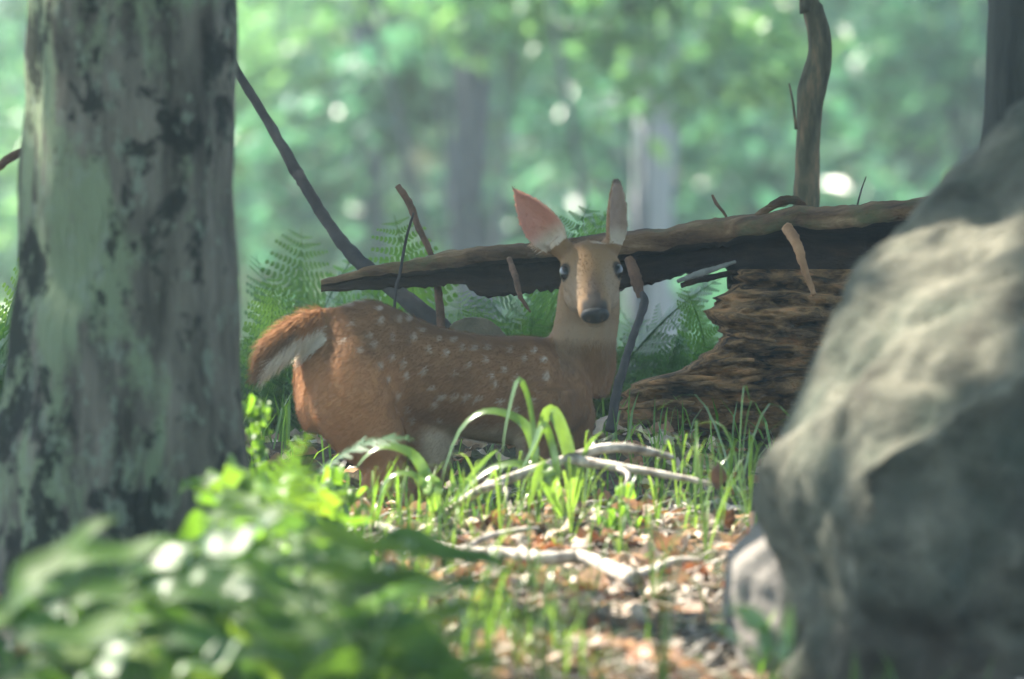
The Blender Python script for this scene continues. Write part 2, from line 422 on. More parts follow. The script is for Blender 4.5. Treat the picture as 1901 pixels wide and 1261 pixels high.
# right-hand dark trunk behind the boulder
yr = 18.4
tree('dark_tree', 'dark shaded tree trunk standing behind the top of the boulder', 'tree', None,
     [(1.29, yr, H(1.32, yr) - .1), (1.27, yr, 0.3), (1.262, yr, 1.0), (1.27, yr, 3.0), (1.35, yr, 6.0)], [0.3, 0.262, 0.245, 0.23, 0.14], 40, 60, M['bark_dark'],
     (-0.6, 18.6, 7.6), (4.0, 3.4, 1.9), 15000, 0.18, M['leaf_canopy'], True, 0.07, 7, None, 80)

# crooked sapling behind the log
ys = 17.55
sp = [(1489, 700), (1492, 480), (1497, 370), (1500, 280), (1503, 210), (1507, 165), (1521, 110), (1520, 60), (1508, 10), (1505, -60)]
sapt = [P(a, b, ys) for a, b in sp]; sapt[0].z = H(sapt[0].x, ys) - 0.05
sapt += [Vector((0.66, ys, 1.6)), Vector((0.5, ys + .1, 3.0)), Vector((0.4, ys + .1, 4.4))]
sap = tree('sapling', 'slender crooked sapling growing behind the fallen log', 'tree', None, sapt, [.034, .0295, .0275, .0245, .0255, .030, .026, .024, .021, .02, .018, .015, .01], 18, 60, M['bark_sap'],
     (-0.3, 17.9, 4.9), (2.2, 2.2, 0.9), 3200, 0.13, M['leaf_canopy'], True, 0.06, 30)
b = sap.location
v, f = tube([P(1478, 240, ys - .02) - b, P(1472, 190, ys - .04) - b, P(1465, 155, ys - .05) - b], [.004, .003, .002], 6, 6, .2, 80)
obj('side_shoot', mesh_of('side_shoot', v, f, M['bark_sap']), sap.children[0])

# unseen trees added around the view so their crowns darken the clearing
for (x, y, zc, cx, cy) in [(-4.2, 17.5, 6.2, -4.0, 16.8), (-3.2, 21.0, 8.0, -2.6, 21.0), (-4.6, 12.5, 6.6, -4.0, 12.6), (3.6, 14.0, 5.8, 3.2, 14.2), (-3.4, 7.5, 5.6, -3.0, 8.0), (3.2, 8.0, 5.6, 2.8, 8.4), (.8, 3.0, 6.0, .2, 4.2), (4.6, 19.5, 6.6, 4.2, 19.0), (-5.0, 2.0, 6.0, -4.4, 3.0), (4.8, 1.5, 6.0, 4.4, 2.6)]:
    tree('shade_tree', 'unseen leafy tree added to shade the clearing', 'tree', 'added shade trees around the clearing',
         [(x, y, H(x, y) - .1), (x + .05, y, 1.5), (x, y + .1, zc - 1.2)], [.2, .16, .09], 20, 14, M['bark_dark'], (cx, cy, zc), (2.6, 2.6, 1.6), 7500, 0.18, M['leaf_canopy'], True, 0.05, 6, None, 50)

# far trunks
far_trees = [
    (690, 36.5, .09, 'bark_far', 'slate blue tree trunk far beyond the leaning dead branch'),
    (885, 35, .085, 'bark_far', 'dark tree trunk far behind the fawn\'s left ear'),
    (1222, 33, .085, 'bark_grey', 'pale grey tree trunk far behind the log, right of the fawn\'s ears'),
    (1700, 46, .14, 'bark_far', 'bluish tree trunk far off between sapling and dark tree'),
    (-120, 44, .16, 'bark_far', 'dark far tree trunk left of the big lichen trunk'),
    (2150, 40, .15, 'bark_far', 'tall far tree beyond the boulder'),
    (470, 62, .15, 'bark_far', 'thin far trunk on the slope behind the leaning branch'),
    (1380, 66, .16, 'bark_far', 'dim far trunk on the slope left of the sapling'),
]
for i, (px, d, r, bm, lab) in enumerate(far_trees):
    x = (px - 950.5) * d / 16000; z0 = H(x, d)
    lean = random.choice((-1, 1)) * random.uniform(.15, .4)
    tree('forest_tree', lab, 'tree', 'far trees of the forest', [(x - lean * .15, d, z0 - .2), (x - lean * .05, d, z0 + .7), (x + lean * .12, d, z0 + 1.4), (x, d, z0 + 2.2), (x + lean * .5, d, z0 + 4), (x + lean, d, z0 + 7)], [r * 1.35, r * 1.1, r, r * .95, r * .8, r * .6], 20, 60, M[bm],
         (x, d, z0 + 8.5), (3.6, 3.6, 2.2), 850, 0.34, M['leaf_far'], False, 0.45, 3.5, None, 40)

# ------------------------------------------------------------------ understorey shrubs on the far slope
def shrub(x, d, h, wd, n, size, m, lab, grp, lo=.12):
    z0 = H(x, d)
    s = empty('understorey_shrub', (x, d, z0), lab, 'shrub', grp)
    parts = []; tips = []
    for k in range(5):
        e = Vector((random.gauss(0, wd * .45), random.gauss(0, wd * .45), h * random.uniform(.6, 1)))
        parts.append(tube([Vector((0, 0, -.1)), e * .5 + Vector((0, 0, h * .1)), e], [.03, .018, .006], 5, 5))
    v, f = join(parts); obj('stem', mesh_of('shrub_stems', v, f, M['bark_far']), s)
    cl = 16
    cc = np.stack([rng.normal(0, wd * .5, cl), rng.normal(0, wd * .45, cl), rng.uniform(lo, 1.0, cl) * h], 1)
    k = rng.integers(0, cl, n)
    pts = cc[k] + rng.normal(size=(n, 3)) * np.array([.3, .3, .16]) * wd * .8
    v, f = leaf_cloud(pts, size)
    obj('foliage', mesh_of('foliage', v, f, m, False), s)
    return s
SHL = {'leaf_far': ('leafy bright green understorey shrub on the far slope', 'bright shrubs on the far slope'),
       'leaf_far_dark': ('leafy dark green understorey shrub on the far slope', 'dark shrubs on the far slope')}
for i in range(46):
    d = 37 + 29 * (i / 45.0) ** 0.9
    half = 1.25 * d * 0.0594
    x = -half + 2 * half * ((i * 0.618) % 1.0)
    dark = (i % 2) != 0
    key = 'leaf_far_dark' if dark else 'leaf_far'
    shrub(x, d, random.uniform(1.6, 3.2), random.uniform(.7, 1.2), 1500, random.uniform(.11, .17), M[key], *SHL[key])

for px, d, h, wd, n, key, lo, lab in [(1190, 31.5, 2.75, .55, 800, 'leaf_far', .8, 'thin leafy sapling whose leaves cover the top of the pale grey far trunk'), (690, 35.3, 1.95, .5, 1300, 'leaf_far_dark', .15, 'bushy dark shrub hiding the foot of the slate blue far trunk'),
                          (900, 34.5, 3.0, .7, 1000, 'leaf_far', .7, 'leafy sapling hanging over the dark far trunk')]:
    shrub((px - 950.5) * d / 16000, d, h, wd, n, .13, M[key], lab, None, lo)

# ------------------------------------------------------------------ fallen log
yl = 16.95
log = empty('fallen_log', P(1300, 800, 16.8), 'rotten fallen log lying behind the fawn, dark and hollow underneath', 'log')
LB = log.location.copy()
top = [(596, 520), (700, 492), (800, 474), (900, 457), (1000, 447), (1100, 438), (1170, 431), (1300, 412), (1400, 397), (1470, 382), (1540, 384), (1640, 374), (1720, 364), (1900, 348)]
bot = [(596, 538), (700, 535), (800, 531), (860, 528), (905, 552), (960, 545), (1010, 538), (1100, 540), (1170, 532), (1260, 512), (1345, 490), (1370, 535), (1420, 548), (1900, 600)]
def lerp_px(tab, x):
    return float(np.interp(x, [a for a, b in tab], [b for a, b in tab]))
NS = 190; V = []; F = []
XS = np.linspace(596, 1900, NS)
NC = 22
for i, x in enumerate(XS):
    tp = lerp_px(top, x) + 3.0 * noise.noise(Vector((x * .03, 1.7, 0))) + 1.5 * noise.noise(Vector((x * .12, 4.7, 0)))
    bt = lerp_px(bot, x) + 5 * noise.noise(Vector((x * .05, 9.2, 0))) + 7 * noise.noise(Vector((x * .16, 2.2, 0))) * smooth(600, 800, x)
    dd = yl - 0.15 * smooth(900, 1900, x)
    hgt = (bt - tp) * dd / 16000
    th = min(hgt * 0.9, 0.11 + 0.09 * smooth(600, 1700, x))       # depth of the log
    lip = min(0.028 + 0.014 * smooth(900, 1200, x), hgt * .45)    # rounded lit upper edge
    zt = (630.5 - tp) * dd / 16000; zb = (630.5 - bt) * dd / 16000
    cav = 0.075 * smooth(620, 1000, x) + .004                       # undercut
    sec = [(th * .55, zt - hgt * .35), (th * .5, zt - hgt * .12), (th * .3, zt - hgt * .03), (0.0, zt), (-th * .3, zt - lip * .12), (-th * .46, zt - lip * .4), (-th * .5, zt - lip * .8), (-th * .49, zt - lip * 1.05),
           (-th * .5 + cav * .5, zt - lip * 1.3), (-th * .5 + cav * .85, zt - hgt * .35), (-th * .5 + cav * 1.0, zt - hgt * .5), (-th * .5 + cav * .95, zt - hgt * .62), (-th * .5 + cav * .7, zt - hgt * .75), (-th * .5 + cav * .4, zt - hgt * .88), (-th * .5 + cav * .3, zb),
           (-th * .3 + cav * .3, zb - .002), (0.02, zb + hgt * .05), (th * .25, zb + hgt * .12), (th * .45, zb + hgt * .25), (th * .55, zb + hgt * .4), (th * .58, zb + hgt * .5), (th * .58, zb + hgt * .58)]
    xx = (x - 950.5) * dd / 16000
    for k, (dy, z) in enumerate(sec):
        p = Vector((xx, dd + dy, z))
        p += Vector((0, 1, 0.6)) * (0.010 * noise.noise(Vector((p.x * 9, p.y * 30, p.z * 45))) + .006 * noise.noise(Vector((p.x * 40, p.y * 60, p.z * 90)))) * min(1, hgt / .06)
        V.append(p - LB)
for i in range(NS - 1):
    for k in range(NC):
        a = i * NC + k; b = i * NC + (k + 1) % NC
        F.append((a, a + NC, b + NC, b))
F.append(tuple(range(NC))); F.append(tuple(range((NS - 1) * NC, NS * NC))[::-1])
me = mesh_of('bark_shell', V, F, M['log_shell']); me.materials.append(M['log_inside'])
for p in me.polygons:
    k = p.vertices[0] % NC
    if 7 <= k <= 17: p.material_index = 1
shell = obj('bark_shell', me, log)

# lower half of the log: rotten brown wood in long layers
def layer(pts_top, pts_bot, d, thick, seedv, m, nm='wood_layer'):
    n = 46; V = []; F = []
    x0 = pts_top[0][0]; x1 = pts_top[-1][0]; K = 9
    for i in range(n):
        x = x0 + (x1 - x0) * i / (n - 1)
        tp = lerp_px(pts_top, x) + 5 * noise.noise(Vector((x * .06, seedv, 0))); bt = lerp_px(pts_bot, x) + 5 * noise.noise(Vector((x * .05, seedv + 5, 0)))
        e = smooth(0, .12, i / (n - 1)) * .85 + .15
        for k in range(K):
            a = math.pi * k / (K - 1)
            py = (tp + bt) / 2 - (bt - tp) / 2 * math.cos(a)
            dy = -thick * math.sin(a) * e
            p = P(x, py, d); p.y += dy
            p.y -= 0.022 * noise.noise(Vector((p.x * 7, seedv, p.z * 60))) * math.sin(a)
            V.append(p - LB)
        q = P(x, (tp + bt) / 2, d); q.y += .05; V.append(q - LB)
    R = K + 1
    for i in range(n - 1):
        for k in range(R):
            a = i * R + k; b = i * R + (k + 1) % R
            F.append((a, b, b + R, a + R))
    F.append(tuple(range(R))[::-1]); F.append(tuple(range((n - 1) * R, n * R)))
    return obj(nm, mesh_of(nm, V, F, m), log)
RO = 70; CO = 110; V = []; F = []
ledge = [(500, 1372), (530, 1362), (545, 1345), (560, 1328), (582, 1316), (598, 1322), (612, 1344), (640, 1338), (665, 1300), (690, 1262), (705, 1200), (722, 1165), (742, 1150), (800, 1140), (830, 1150)]
for j in range(RO):
    py = 500 + (830 - 500) * j / (RO - 1)
    xl = lerp_px(ledge, py) + 16 * noise.noise(Vector((py * .11, 3, 0))) + 9 * noise.noise(Vector((py * .35, 8, 0)))
    for i in range(CO):
        t = i / (CO - 1); x = xl + (1800 - xl) * t ** 1.15
        q = py - (x - 1150) * .10
        d = 16.86 - .17 * math.sin(math.pi * min(1, max(0, (py - 470) / 380))) ** .8
        d -= .05 * noise.noise(Vector((x * .006, q * .045, 1.0))) + .04 * abs(noise.noise(Vector((x * .009, q * .11, 5.0)))) + .018 * noise.noise(Vector((x * .03, q * .3, 2.0))) + .02 * noise.noise(Vector((x * .025, py * .04, 7.0)))
        d += .05 * (1 - smooth(0, .05, t))
        V.append(P(x, py + (x - xl) * .06 * smooth(600, 830, py), d) - LB)
for j in range(RO - 1):
    for i in range(CO - 1):
        a = j * CO + i; F.append((a, a + CO, a + CO + 1, a + 1))
nb = len(V)
V += [Vector((p.x, max(p.y + .1, 16.98 - LB.y), p.z)) for p in [V[j * CO + i] for j in range(RO) for i in (0, CO - 1)]]
for j in range(RO - 1):
    a = j * CO; F.append((a, nb + 2 * j, nb + 2 * j + 2, a + CO)); F.append((nb + 2 * j, nb + 2 * j + 1, nb + 2 * j + 3, nb + 2 * j + 2))
core = obj('rotten_core', mesh_of('rotten_core', V, F, M['log_core']), log)
for (a, b_, c) in [((1322, 585, 16.72), (1400, 596, 16.66), .008), ((1290, 683, 16.68), (1400, 668, 16.62), .008), ((1180, 716, 16.62), (1330, 702, 16.58), .009), ((1150, 760, 16.6), (1290, 748, 16.56), .009), ((1350, 622, 16.7), (1440, 634, 16.64), .007)]:
    v, f = tube([P(*a) - LB, (P(*a) + P(*b_)) * .5 - LB + Vector((0, -.012, .004)), P(*b_) - LB], [.002, c, .003], 7, 14, .3, 50)
    obj('wood_layer', mesh_of('wood_layer', v, f, M['log_core']), core)
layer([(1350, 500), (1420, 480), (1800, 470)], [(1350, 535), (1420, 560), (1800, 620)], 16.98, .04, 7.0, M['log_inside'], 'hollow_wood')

def stick_part(nm, pts, rad, m, parent, base, seg=9, n=26, rough=.35, freq=110):
    v, f = tube([p - base for p in pts], rad, seg, n, rough, freq)
    return obj(nm, mesh_of(nm, v, f, m), parent)
stick_part('branch_stub', [P(1462, 425, 16.72), P(1480, 455, 16.66), P(1492, 495, 16.64), P(1512, 548, 16.63)], [.012, .010, .0075, .005], M['dead_orange'], shell, LB)
stick_part('branch_stub', [P(945, 480, 16.85), P(957, 515, 16.8), P(966, 550, 16.78), P(985, 580, 16.78)], [.005, .007, .005, .0015], M['dead_red'], shell, LB)
stick_part('branch_stub', [P(1168, 480, 16.8), P(1180, 515, 16.78), P(1190, 552, 16.77)], [.009, .012, .007], M['dead_red'], shell, LB)
stick_part('splinter', [P(1258, 522, 16.75), P(1300, 508, 16.78), P(1365, 486, 16.83)], [.004, .007, .003], M['dead_grey'], shell, LB)
stick_part('splinter', [P(1265, 530, 16.78), P(1310, 517, 16.8), P(1390, 500, 16.86)], [.005, .007, .004], M['log_inside'], shell, LB)
stick_part('knot', [P(1400, 402, 16.86), P(1448, 376, 16.85), P(1475, 372, 16.86), P(1500, 388, 16.88)], [.004, .010, .009, .003], M['log_shell'], shell, LB)

# ------------------------------------------------------------------ loose dead branches and twigs
def branch(nm, pts, rad, m, lab, cat, twigs=(), seg=12, n=60, rough=.26, freq=95, group=None):
    base = Vector(pts[-1])
    if not twigs:
        v, f = tube([Vector(p) - base for p in pts], rad, seg, n, rough, freq)
        o = obj(nm, mesh_of(nm, v, f, m), None, base); return tag(o, lab, cat, group)
    e = empty(nm, base, lab, cat, group)
    v, f = tube([Vector(p) - base for p in pts], rad, seg, n, rough, freq); obj('main_stem', mesh_of('main_stem', v, f, m), e)
    for tp, tr in twigs:
        v, f = tube([Vector(p) - base for p in tp], tr, 7, 14, rough, freq); obj('twig', mesh_of('twig', v, f, m), e)
    return e
yb2 = 17.2
pts = [P(330, -120, 17.5), P(392, 30, 17.45), P(440, 132, 17.4), P(497, 225, 17.36), P(548, 315, 17.32), P(562, 338, 17.3), P(605, 408, 17.26), P(650, 468, 17.22), P(710, 522, 17.16), P(775, 572, 17.1), P(850, 640, 17.05), P(900, 760, 17.0)]
branch('leaning_branch', pts, [.007, .008, .0085, .0095, .0125, .0115, .0115, .0145, .0165, .0175, .017, .016], M['dead_dark'], 'long dark dead branch leaning down behind the log', 'branch', seg=14, n=70)
branch('broken_stick', [P(738, 345, 17.05), P(760, 378, 17.04), P(778, 425, 17.02), P(800, 472, 17.0), P(812, 530, 16.98), P(818, 600, 16.95), P(824, 780, 16.9)], [.006, .0075, .0065, .006, .0075, .009, .008], M['dead_red'], 'short reddish broken stick poking up behind the thin end of the log', 'stick', n=40)
branch('thin_twig', [P(768, 395, 16.7), P(755, 440, 16.7), P(742, 510, 16.7), P(733, 560, 16.7), P(730, 800, 16.7)], [.0022, .003, .0035, .0035, .004], M['dead_dark'], 'thin dark twig standing upright in front of the log end', 'twig', n=20, seg=6)
branch('prop_stick', [P(1192, 545, 16.62), P(1196, 565, 16.6), P(1175, 625, 16.55), P(1158, 680, 16.5), P(1145, 730, 16.45), P(1132, 800, 16.42)], [.006, .0085, .0075, .0085, .009, .0095], M['dead_dark'], 'dark stick standing between log and ground beside the fawn\'s neck', 'stick', n=30)
branch('red_twig', [P(-60, 345, 15.5), P(-5, 312, 15.5), P(14, 296, 15.5), P(45, 280, 15.5), P(90, 268, 15.5)], [.006, .008, .0085, .007, .005], M['dead_red'], 'reddish twig sticking out left of the big trunk', 'twig', n=16, seg=8)
branch('bare_twig', [P(1322, 362, 16.95), P(1330, 378, 16.95), P(1348, 402, 16.95), P(1352, 430, 16.95)], [.0025, .004, .003, .003], M['dead_red'], 'tiny bare twig on top of the log left of the sapling', 'twig', n=10, seg=6)
branch('bare_twig', [P(1608, 328, 16.9), P(1600, 350, 16.9), P(1592, 380, 16.9), P(1590, 400, 16.9)], [.0012, .0018, .002, .002], M['dead_dark'], 'hair-thin twig on top of the log right of the sapling', 'twig', n=10, seg=6)

def on_ground(tab, lift):
    r = []
    for a, b in tab:
        p = ground_hit(a, b); r.append(Vector((p.x, p.y, max(p.z, H(p.x, p.y)) + lift)))
    return r
pale = on_ground([(700, 1015), (785, 1040), (850, 1060), (950, 1066), (1010, 1076), (1080, 1072), (1130, 1092), (1178, 1116)], .032)
fork = on_ground([(1170, 1114), (1210, 1096), (1255, 1082), (1305, 1078)], .032)
tw2 = on_ground([(860, 1062), (900, 1040), (960, 1025), (1000, 1020)], .034)
tw3 = on_ground([(880, 1120), (905, 1135), (925, 1150)], .01)
branch('bleached_branch', pale[::-1], [.015, .013, .012, .011, .0115, .014, .0115, .007], M['dead_pale'], 'crooked bleached branch lying across the leaf litter', 'branch', [(fork, [.010, .009, .007, .003]), (tw2, [.006, .006, .005, .002])], n=50, seg=10)
gb = ground_hit(800, 965)
main = [gb + Vector((0, 0, -.01)), P(880, 916, 15.15), P(960, 884, 15.17), P(1060, 850, 15.2), P(1130, 831, 15.22), P(1200, 838, 15.25), P(1250, 850, 15.27)]
twg = [([P(1055, 852, 15.2), P(1150, 868, 15.15), P(1250, 884, 15.12), P(1340, 903, 15.1)], [.009, .0085, .006, .003]),
       ([P(1130, 864, 15.17), P(1165, 880, 15.12), P(1160, 905, 15.1)], [.005, .005, .002]),
       ([P(930, 895, 15.16), P(940, 915, 15.12), P(935, 945, 15.1)], [.004, .004, .002]),
       ([P(880, 916, 15.15), P(900, 905, 15.12), P(935, 900, 15.1)], [.005, .006, .003])]
branch('grey_branch', main[::-1], [.004, .008, .009, .0085, .009, .008, .006], M['dead_pale'], 'dry grey branch arching over the grass in front of the fawn\'s legs', 'branch', twg, n=40, seg=10)
gq = ground_hit(680, 945)
branch('brown_stick', [gq + Vector((-.02, 0, 0)), P(720, 938, gq.y - .05), P(790, 954, gq.y - .1), ground_hit(850, 965)], [.006, .007, .006, .004], M['dead_orange'], 'slim orange-brown stick lying beneath the fawn\'s hind leg', 'stick', n=20, seg=8)

# ------------------------------------------------------------------ rocks
def rock(name, pts, m, lab, vox=.018, amp=.02, freq=6, smooth_it=5):
    base = Vector((sum(p.x for p in pts) / len(pts), sum(p.y for p in pts) / len(pts), min(p.z for p in pts)))
    bm = bmesh.new()
    for p in pts: bm.verts.new(p - base)
    bmesh.ops.convex_hull(bm, input=bm.verts)
    me = bpy.data.meshes.new(name); bm.to_mesh(me); bm.free()
    o = bpy.data.objects.new('tmp', me); COL.objects.link(o)
    r = o.modifiers.new('r', 'REMESH'); r.mode = 'VOXEL'; r.voxel_size = vox
    s = o.modifiers.new('s', 'SMOOTH'); s.factor = .5; s.iterations = smooth_it
    dg = bpy.context.evaluated_depsgraph_get(); dg.update()
    me2 = bpy.data.meshes.new_from_object(o.evaluated_get(dg)); bpy.data.objects.remove(o)
    me2.name = name
    nrm = [v.normal.copy() for v in me2.vertices]
    for v, n in zip(me2.vertices, nrm):
        c = v.co.copy()
        k = amp * noise.noise(c * freq) + amp * .5 * noise.noise(c * freq * 2.7 + Vector((3, 1, 4))) + amp * .25 * noise.noise(c * freq * 7)
        k += amp * 1.3 * (abs(noise.noise(Vector((c.x * 3.5 + c.z, c.y * 3.5, c.z * 4 - c.x * 2)))) - .3) + amp * .7 * (abs(noise.noise(c * 9.0)) - .2)
        if freq <= 5:
            vd = noise.voronoi(c * 3.2 + Vector((.3, .7, .1)))[0]; k += amp * 1.2 * (min(vd[0], .55) - .4) - amp * .45 * (1 - smooth(0, .12, vd[1] - vd[0]))
        v.co = c + n * k
    me2.materials.clear(); me2.materials.append(m)
    me2.polygons.foreach_set('use_smooth', [True] * len(me2.polygons))
    return tag(obj(name, me2, None, base), lab, 'rock')
rock('boulder', [P(2080, 60, 13.85), P(1900, 190, 13.70), P(1745, 345, 13.55), P(1600, 480, 13.45), P(1545, 590, 13.40), P(1500, 690, 13.37), P(1440, 845, 13.31), P(1428, 900, 13.31),
      P(1596, 872, 12.90), P(1905, 690, 12.88), P(2150, 600, 12.95), P(1480, 1300, 13.30), P(1600, 1420, 13.03), P(1920, 1420, 13.35), P(2250, 1420, 13.40),
      P(1500, 1400, 13.85), P(1640, 600, 14.45), P(2100, 200, 14.75), P(2300, 700, 14.35), P(2300, 1400, 14.35), P(1560, 1400, 14.45)], M['rock'],
     'large weathered grey boulder with sun dapples in front of the log', .013, .024, 5, 1)
rock('slab', [P(1340, 1015, 13.70), P(1428, 925, 13.70), P(1500, 985, 13.57), P(1370, 1040, 13.50), P(1445, 1000, 13.45), P(1505, 1230, 13.40), P(1380, 1290, 13.45), P(1360, 1150, 13.55), P(1520, 1300, 13.45), P(1500, 1300, 14.05), P(1340, 1250, 13.95)], M['rock_pale'],
     'small pale broken stone slab leaning at the foot of the boulder', .01, .012, 12, 2)
rock('stone', [P(835, 600, 16.95), P(870, 582, 16.95), P(920, 590, 16.95), P(960, 640, 16.95), P(820, 700, 16.9), P(970, 860, 16.9), P(800, 860, 16.9), P(870, 600, 17.1), P(960, 860, 17.2), P(810, 860, 17.2)], M['rock_tan'],
     'tan mossy stone just showing above the fawn\'s back', .01, .008, 14)
# ------------------------------------------------------------------ fawn
def loft(secs, seg=20):
    """secs: (centre, axis_u, axis_v, ru, rv) -> closed loft with rounded ends"""
    V = []; F = []
    for c, u, v, a, b in secs:
        for k in range(seg):
            t = 2 * math.pi * k / seg
            V.append(c + u * (a * math.cos(t)) + v * (b * math.sin(t)))
    n = len(secs)
    for i in range(n - 1):
        for k in range(seg):
            p = i * seg + k; q = i * seg + (k + 1) % seg
            F.append((p, q, q + seg, p + seg))
    F.append(tuple(range(seg))[::-1]); F.append(tuple(range((n - 1) * seg, n * seg)))
    return V, F
def dense(secs, n):
    """smooth interpolation of loft sections"""
    m = len(secs); out = []
    def cr(p0, p1, p2, p3, t): return 0.5 * ((2 * p1) + (p2 - p0) * t + (2 * p0 - 5 * p1 + 4 * p2 - p3) * t * t + (3 * p1 - p0 - 3 * p2 + p3) * t ** 3)
    for k in range(n):
        u = k / (n - 1) * (m - 1); i = min(int(u), m - 2); t = u - i
        s = [secs[max(0, i - 1)], secs[i], secs[i + 1], secs[min(m - 1, i + 2)]]
        out.append((cr(*[x[0] for x in s], t), s[1][1].lerp(s[2][1], t).normalized(), s[1][2].lerp(s[2][2], t).normalized(), max(.001, cr(*[x[3] for x in s], t)), max(.001, cr(*[x[4] for x in s], t))))
    return out
yaw = math.radians(20)
AX = Vector((math.cos(yaw), math.sin(yaw), 0)); LT = Vector((-math.sin(yaw), math.cos(yaw), 0)); ZU = Vector((0, 0, 1))
def body_d(px): return 15.88 + (px - 560) / 1000 * math.tan(yaw) * 0.95
parts = []
tors = [(556, 655, 760, .03), (572, 625, 800, .058), (610, 583, 806, .08), (650, 562, 806, .088), (690, 556, 802, .087), (740, 575, 796, .078), (800, 602, 802, .08), (860, 616, 814, .088), (920, 624, 824, .092),
        (975, 622, 828, .088), (1020, 630, 818, .078), (1060, 660, 800, .064), (1085, 700, 780, .042)]
secs = []
for x, tp, bt, hw in tors:
    c = P(x, (tp + bt) / 2, body_d(x)); secs.append((c, LT, ZU, hw, (bt - tp) / 2000))
parts.append(loft(dense(secs, 46)))
def limb(pts, rad, n=16): return tube(pts, rad, 14, n)
def leg_hind(dx, dy):
    d = body_d(640) + dy
    hoof = P(676 + dx, 1080, d); hoof.z = H(hoof.x, hoof.y)
    return [limb([P(660 + dx * .4, 625, d + .02 * (dy < 0)), P(655 + dx * .4, 675, d), P(654 + dx * .6, 745, d - .005 * (dy < 0)), P(682 + dx, 805, d), P(712 + dx, 845, d)], [.035, .066, .082, .066, .046]),
            limb([P(692 + dx, 795, d), P(716 + dx, 855, d), P(700 + dx, 905, d), P(664 + dx, 965, d)], [.062, .042, .03, .019]),
            limb([P(662 + dx, 958, d), P(664 + dx, 1000, d), hoof + Vector((-.004, 0, .05)), hoof + Vector((.008, -.004, .018)), hoof + Vector((.014, -.006, 0))], [.017, .013, .0135, .014, .018])]
def leg_front(dx, dy):
    d = body_d(1010) + dy
    hoof = P(1000 + dx, 1060, d); hoof.z = H(hoof.x, hoof.y)
    return [limb([P(1012 + dx * .5, 720, d - .004 * (dy < 0)), P(1008 + dx, 780, d), P(985 + dx, 845, d)], [.052, .05, .034]),
            limb([P(985 + dx, 835, d), P(994 + dx, 890, d), P(1000 + dx, 940, d), P(1000 + dx, 985, d), hoof + Vector((0, 0, .04)), hoof + Vector((.008, -.004, .015)), hoof + Vector((.012, -.005, 0))], [.034, .023, .018, .0125, .013, .0135, .017])]
parts += leg_hind(0, -.038); parts += leg_hind(85, .07); parts += leg_front(5, -.06); parts += leg_front(48, .05)
# neck
nk = [(1030, 735, 16.10, .10, .085), (1058, 690, 16.085, .085, .07), (1078, 640, 16.05, .066, .06), (1090, 590, 16.02, .06, .054), (1093, 540, 16.0, .056, .05), (1094, 495, 15.99, .042, .042)]
nsec = []
XU = Vector((1, 0, 0)); YU = Vector((0, 1, 0))
for x, y, d, a, b in nk: nsec.append((P(x, y, d), XU, YU, a, b))
parts.append(loft(dense(nsec, 24)))
# head
HB = P(1093, 478, 16.005); HN = P(1105, 583, 15.865)
HA = (HN - HB).normalized(); HR = Vector((1, 0, 0)); HR = (HR - HA * HR.dot(HA)).normalized(); HD = HR.cross(HA).normalized()
if HD.z < 0: HD = -HD
HLn = (HN - HB).length
def hp(t, r, d): return HB + HA * (t * HLn) + HR * r + HD * d
hs = [(-.06, .0, .022, .022), (0.0, 0, .042, .040), (.12, .002, .052, .047), (.26, .003, .0555, .049), (.4, .001, .055, .047), (.52, -.002, .048, .043), (.66, -.005, .0375, .036), (.8, -.007, .032, .030), (.92, -.007, .030, .026), (1.0, -.007, .026, .021), (1.05, -.007, .015, .012)]
parts.append(loft(dense([(hp(t, 0, d), HR, HD, a, b) for t, d, a, b in hs], 40)))
# cheeks / jaw and brow
def ball(c, ru, rv, rw, u, v, w_):
    bm = bmesh.new(); bmesh.ops.create_icosphere(bm, subdivisions=3, radius=1)
    V = [c + u * (p.co.x * ru) + v * (p.co.y * rv) + w_ * (p.co.z * rw) for p in bm.verts]
    F = [tuple(q.index for q in f.verts) for f in bm.faces]; bm.free(); return V, F
for s in (-1, 1):
    parts.append(ball(hp(.42, s * .028, -.026), .024, .05, .026, HR, HA, HD))
    parts.append(ball(hp(.30, s * .042, .018), .014, .024, .013, HR, HA, HD))
parts.append(ball(hp(.88, 0, -.024), .02, .026, .014, HR, HA, HD))
# ears: cupped leaf shapes
def ear(base, tip, open_dir, wid, cup=1.15, thick=.0055, rnd=0):
    ax = (tip - base); L = ax.length; ax.normalize()
    o = (open_dir - ax * open_dir.dot(ax)).normalized(); s = ax.cross(o).normalized()
    n = 26; K = 13; V = []; F = []
    for i in range(n):
        t = i / (n - 1)
        wd = wid * (math.sin(math.pi * min(1, (t * .93 + .1)) ** .82) ** .8 if t < .995 else .06) * (1 if t > .25 else .72 + .28 * t / .25)
        if rnd: wd = wid * math.sin(math.pi * (t * .84 + .12)) ** .62 * (1 if t > .25 else .75 + .25 * t / .25)
        wd = max(wd, .004)
        c = base + ax * (t * L)
        ca = cup * (1.25 - .45 * t)
        R = wd / max(.25, math.sin(min(ca, 1.5)))
        for side in (0, 1):
            for k in range(K):
                a = -ca + 2 * ca * k / (K - 1)
                if side: a = -a
                r = R if side == 0 else max(R - thick, R * .4)
                V.append(c + s * (r * math.sin(a)) + o * (R * math.cos(ca) * .5 + R * .5 - r * math.cos(a)))
    R2 = 2 * K
    for i in range(n - 1):
        for k in range(R2):
            a = i * R2 + k; b = i * R2 + (k + 1) % R2
            F.append((a, b, b + R2, a + R2))
    F.append(tuple(range(R2))[::-1]); F.append(tuple(range((n - 1) * R2, n * R2)))
    return V, F
E1B, E1T = P(1046, 468, 15.985), P(950, 345, 15.97); E1O = Vector((-.28, -1, -.12))
E2B, E2T = P(1138, 470, 15.99), P(1143, 331, 15.99); E2O = Vector((.8, -.6, 0))
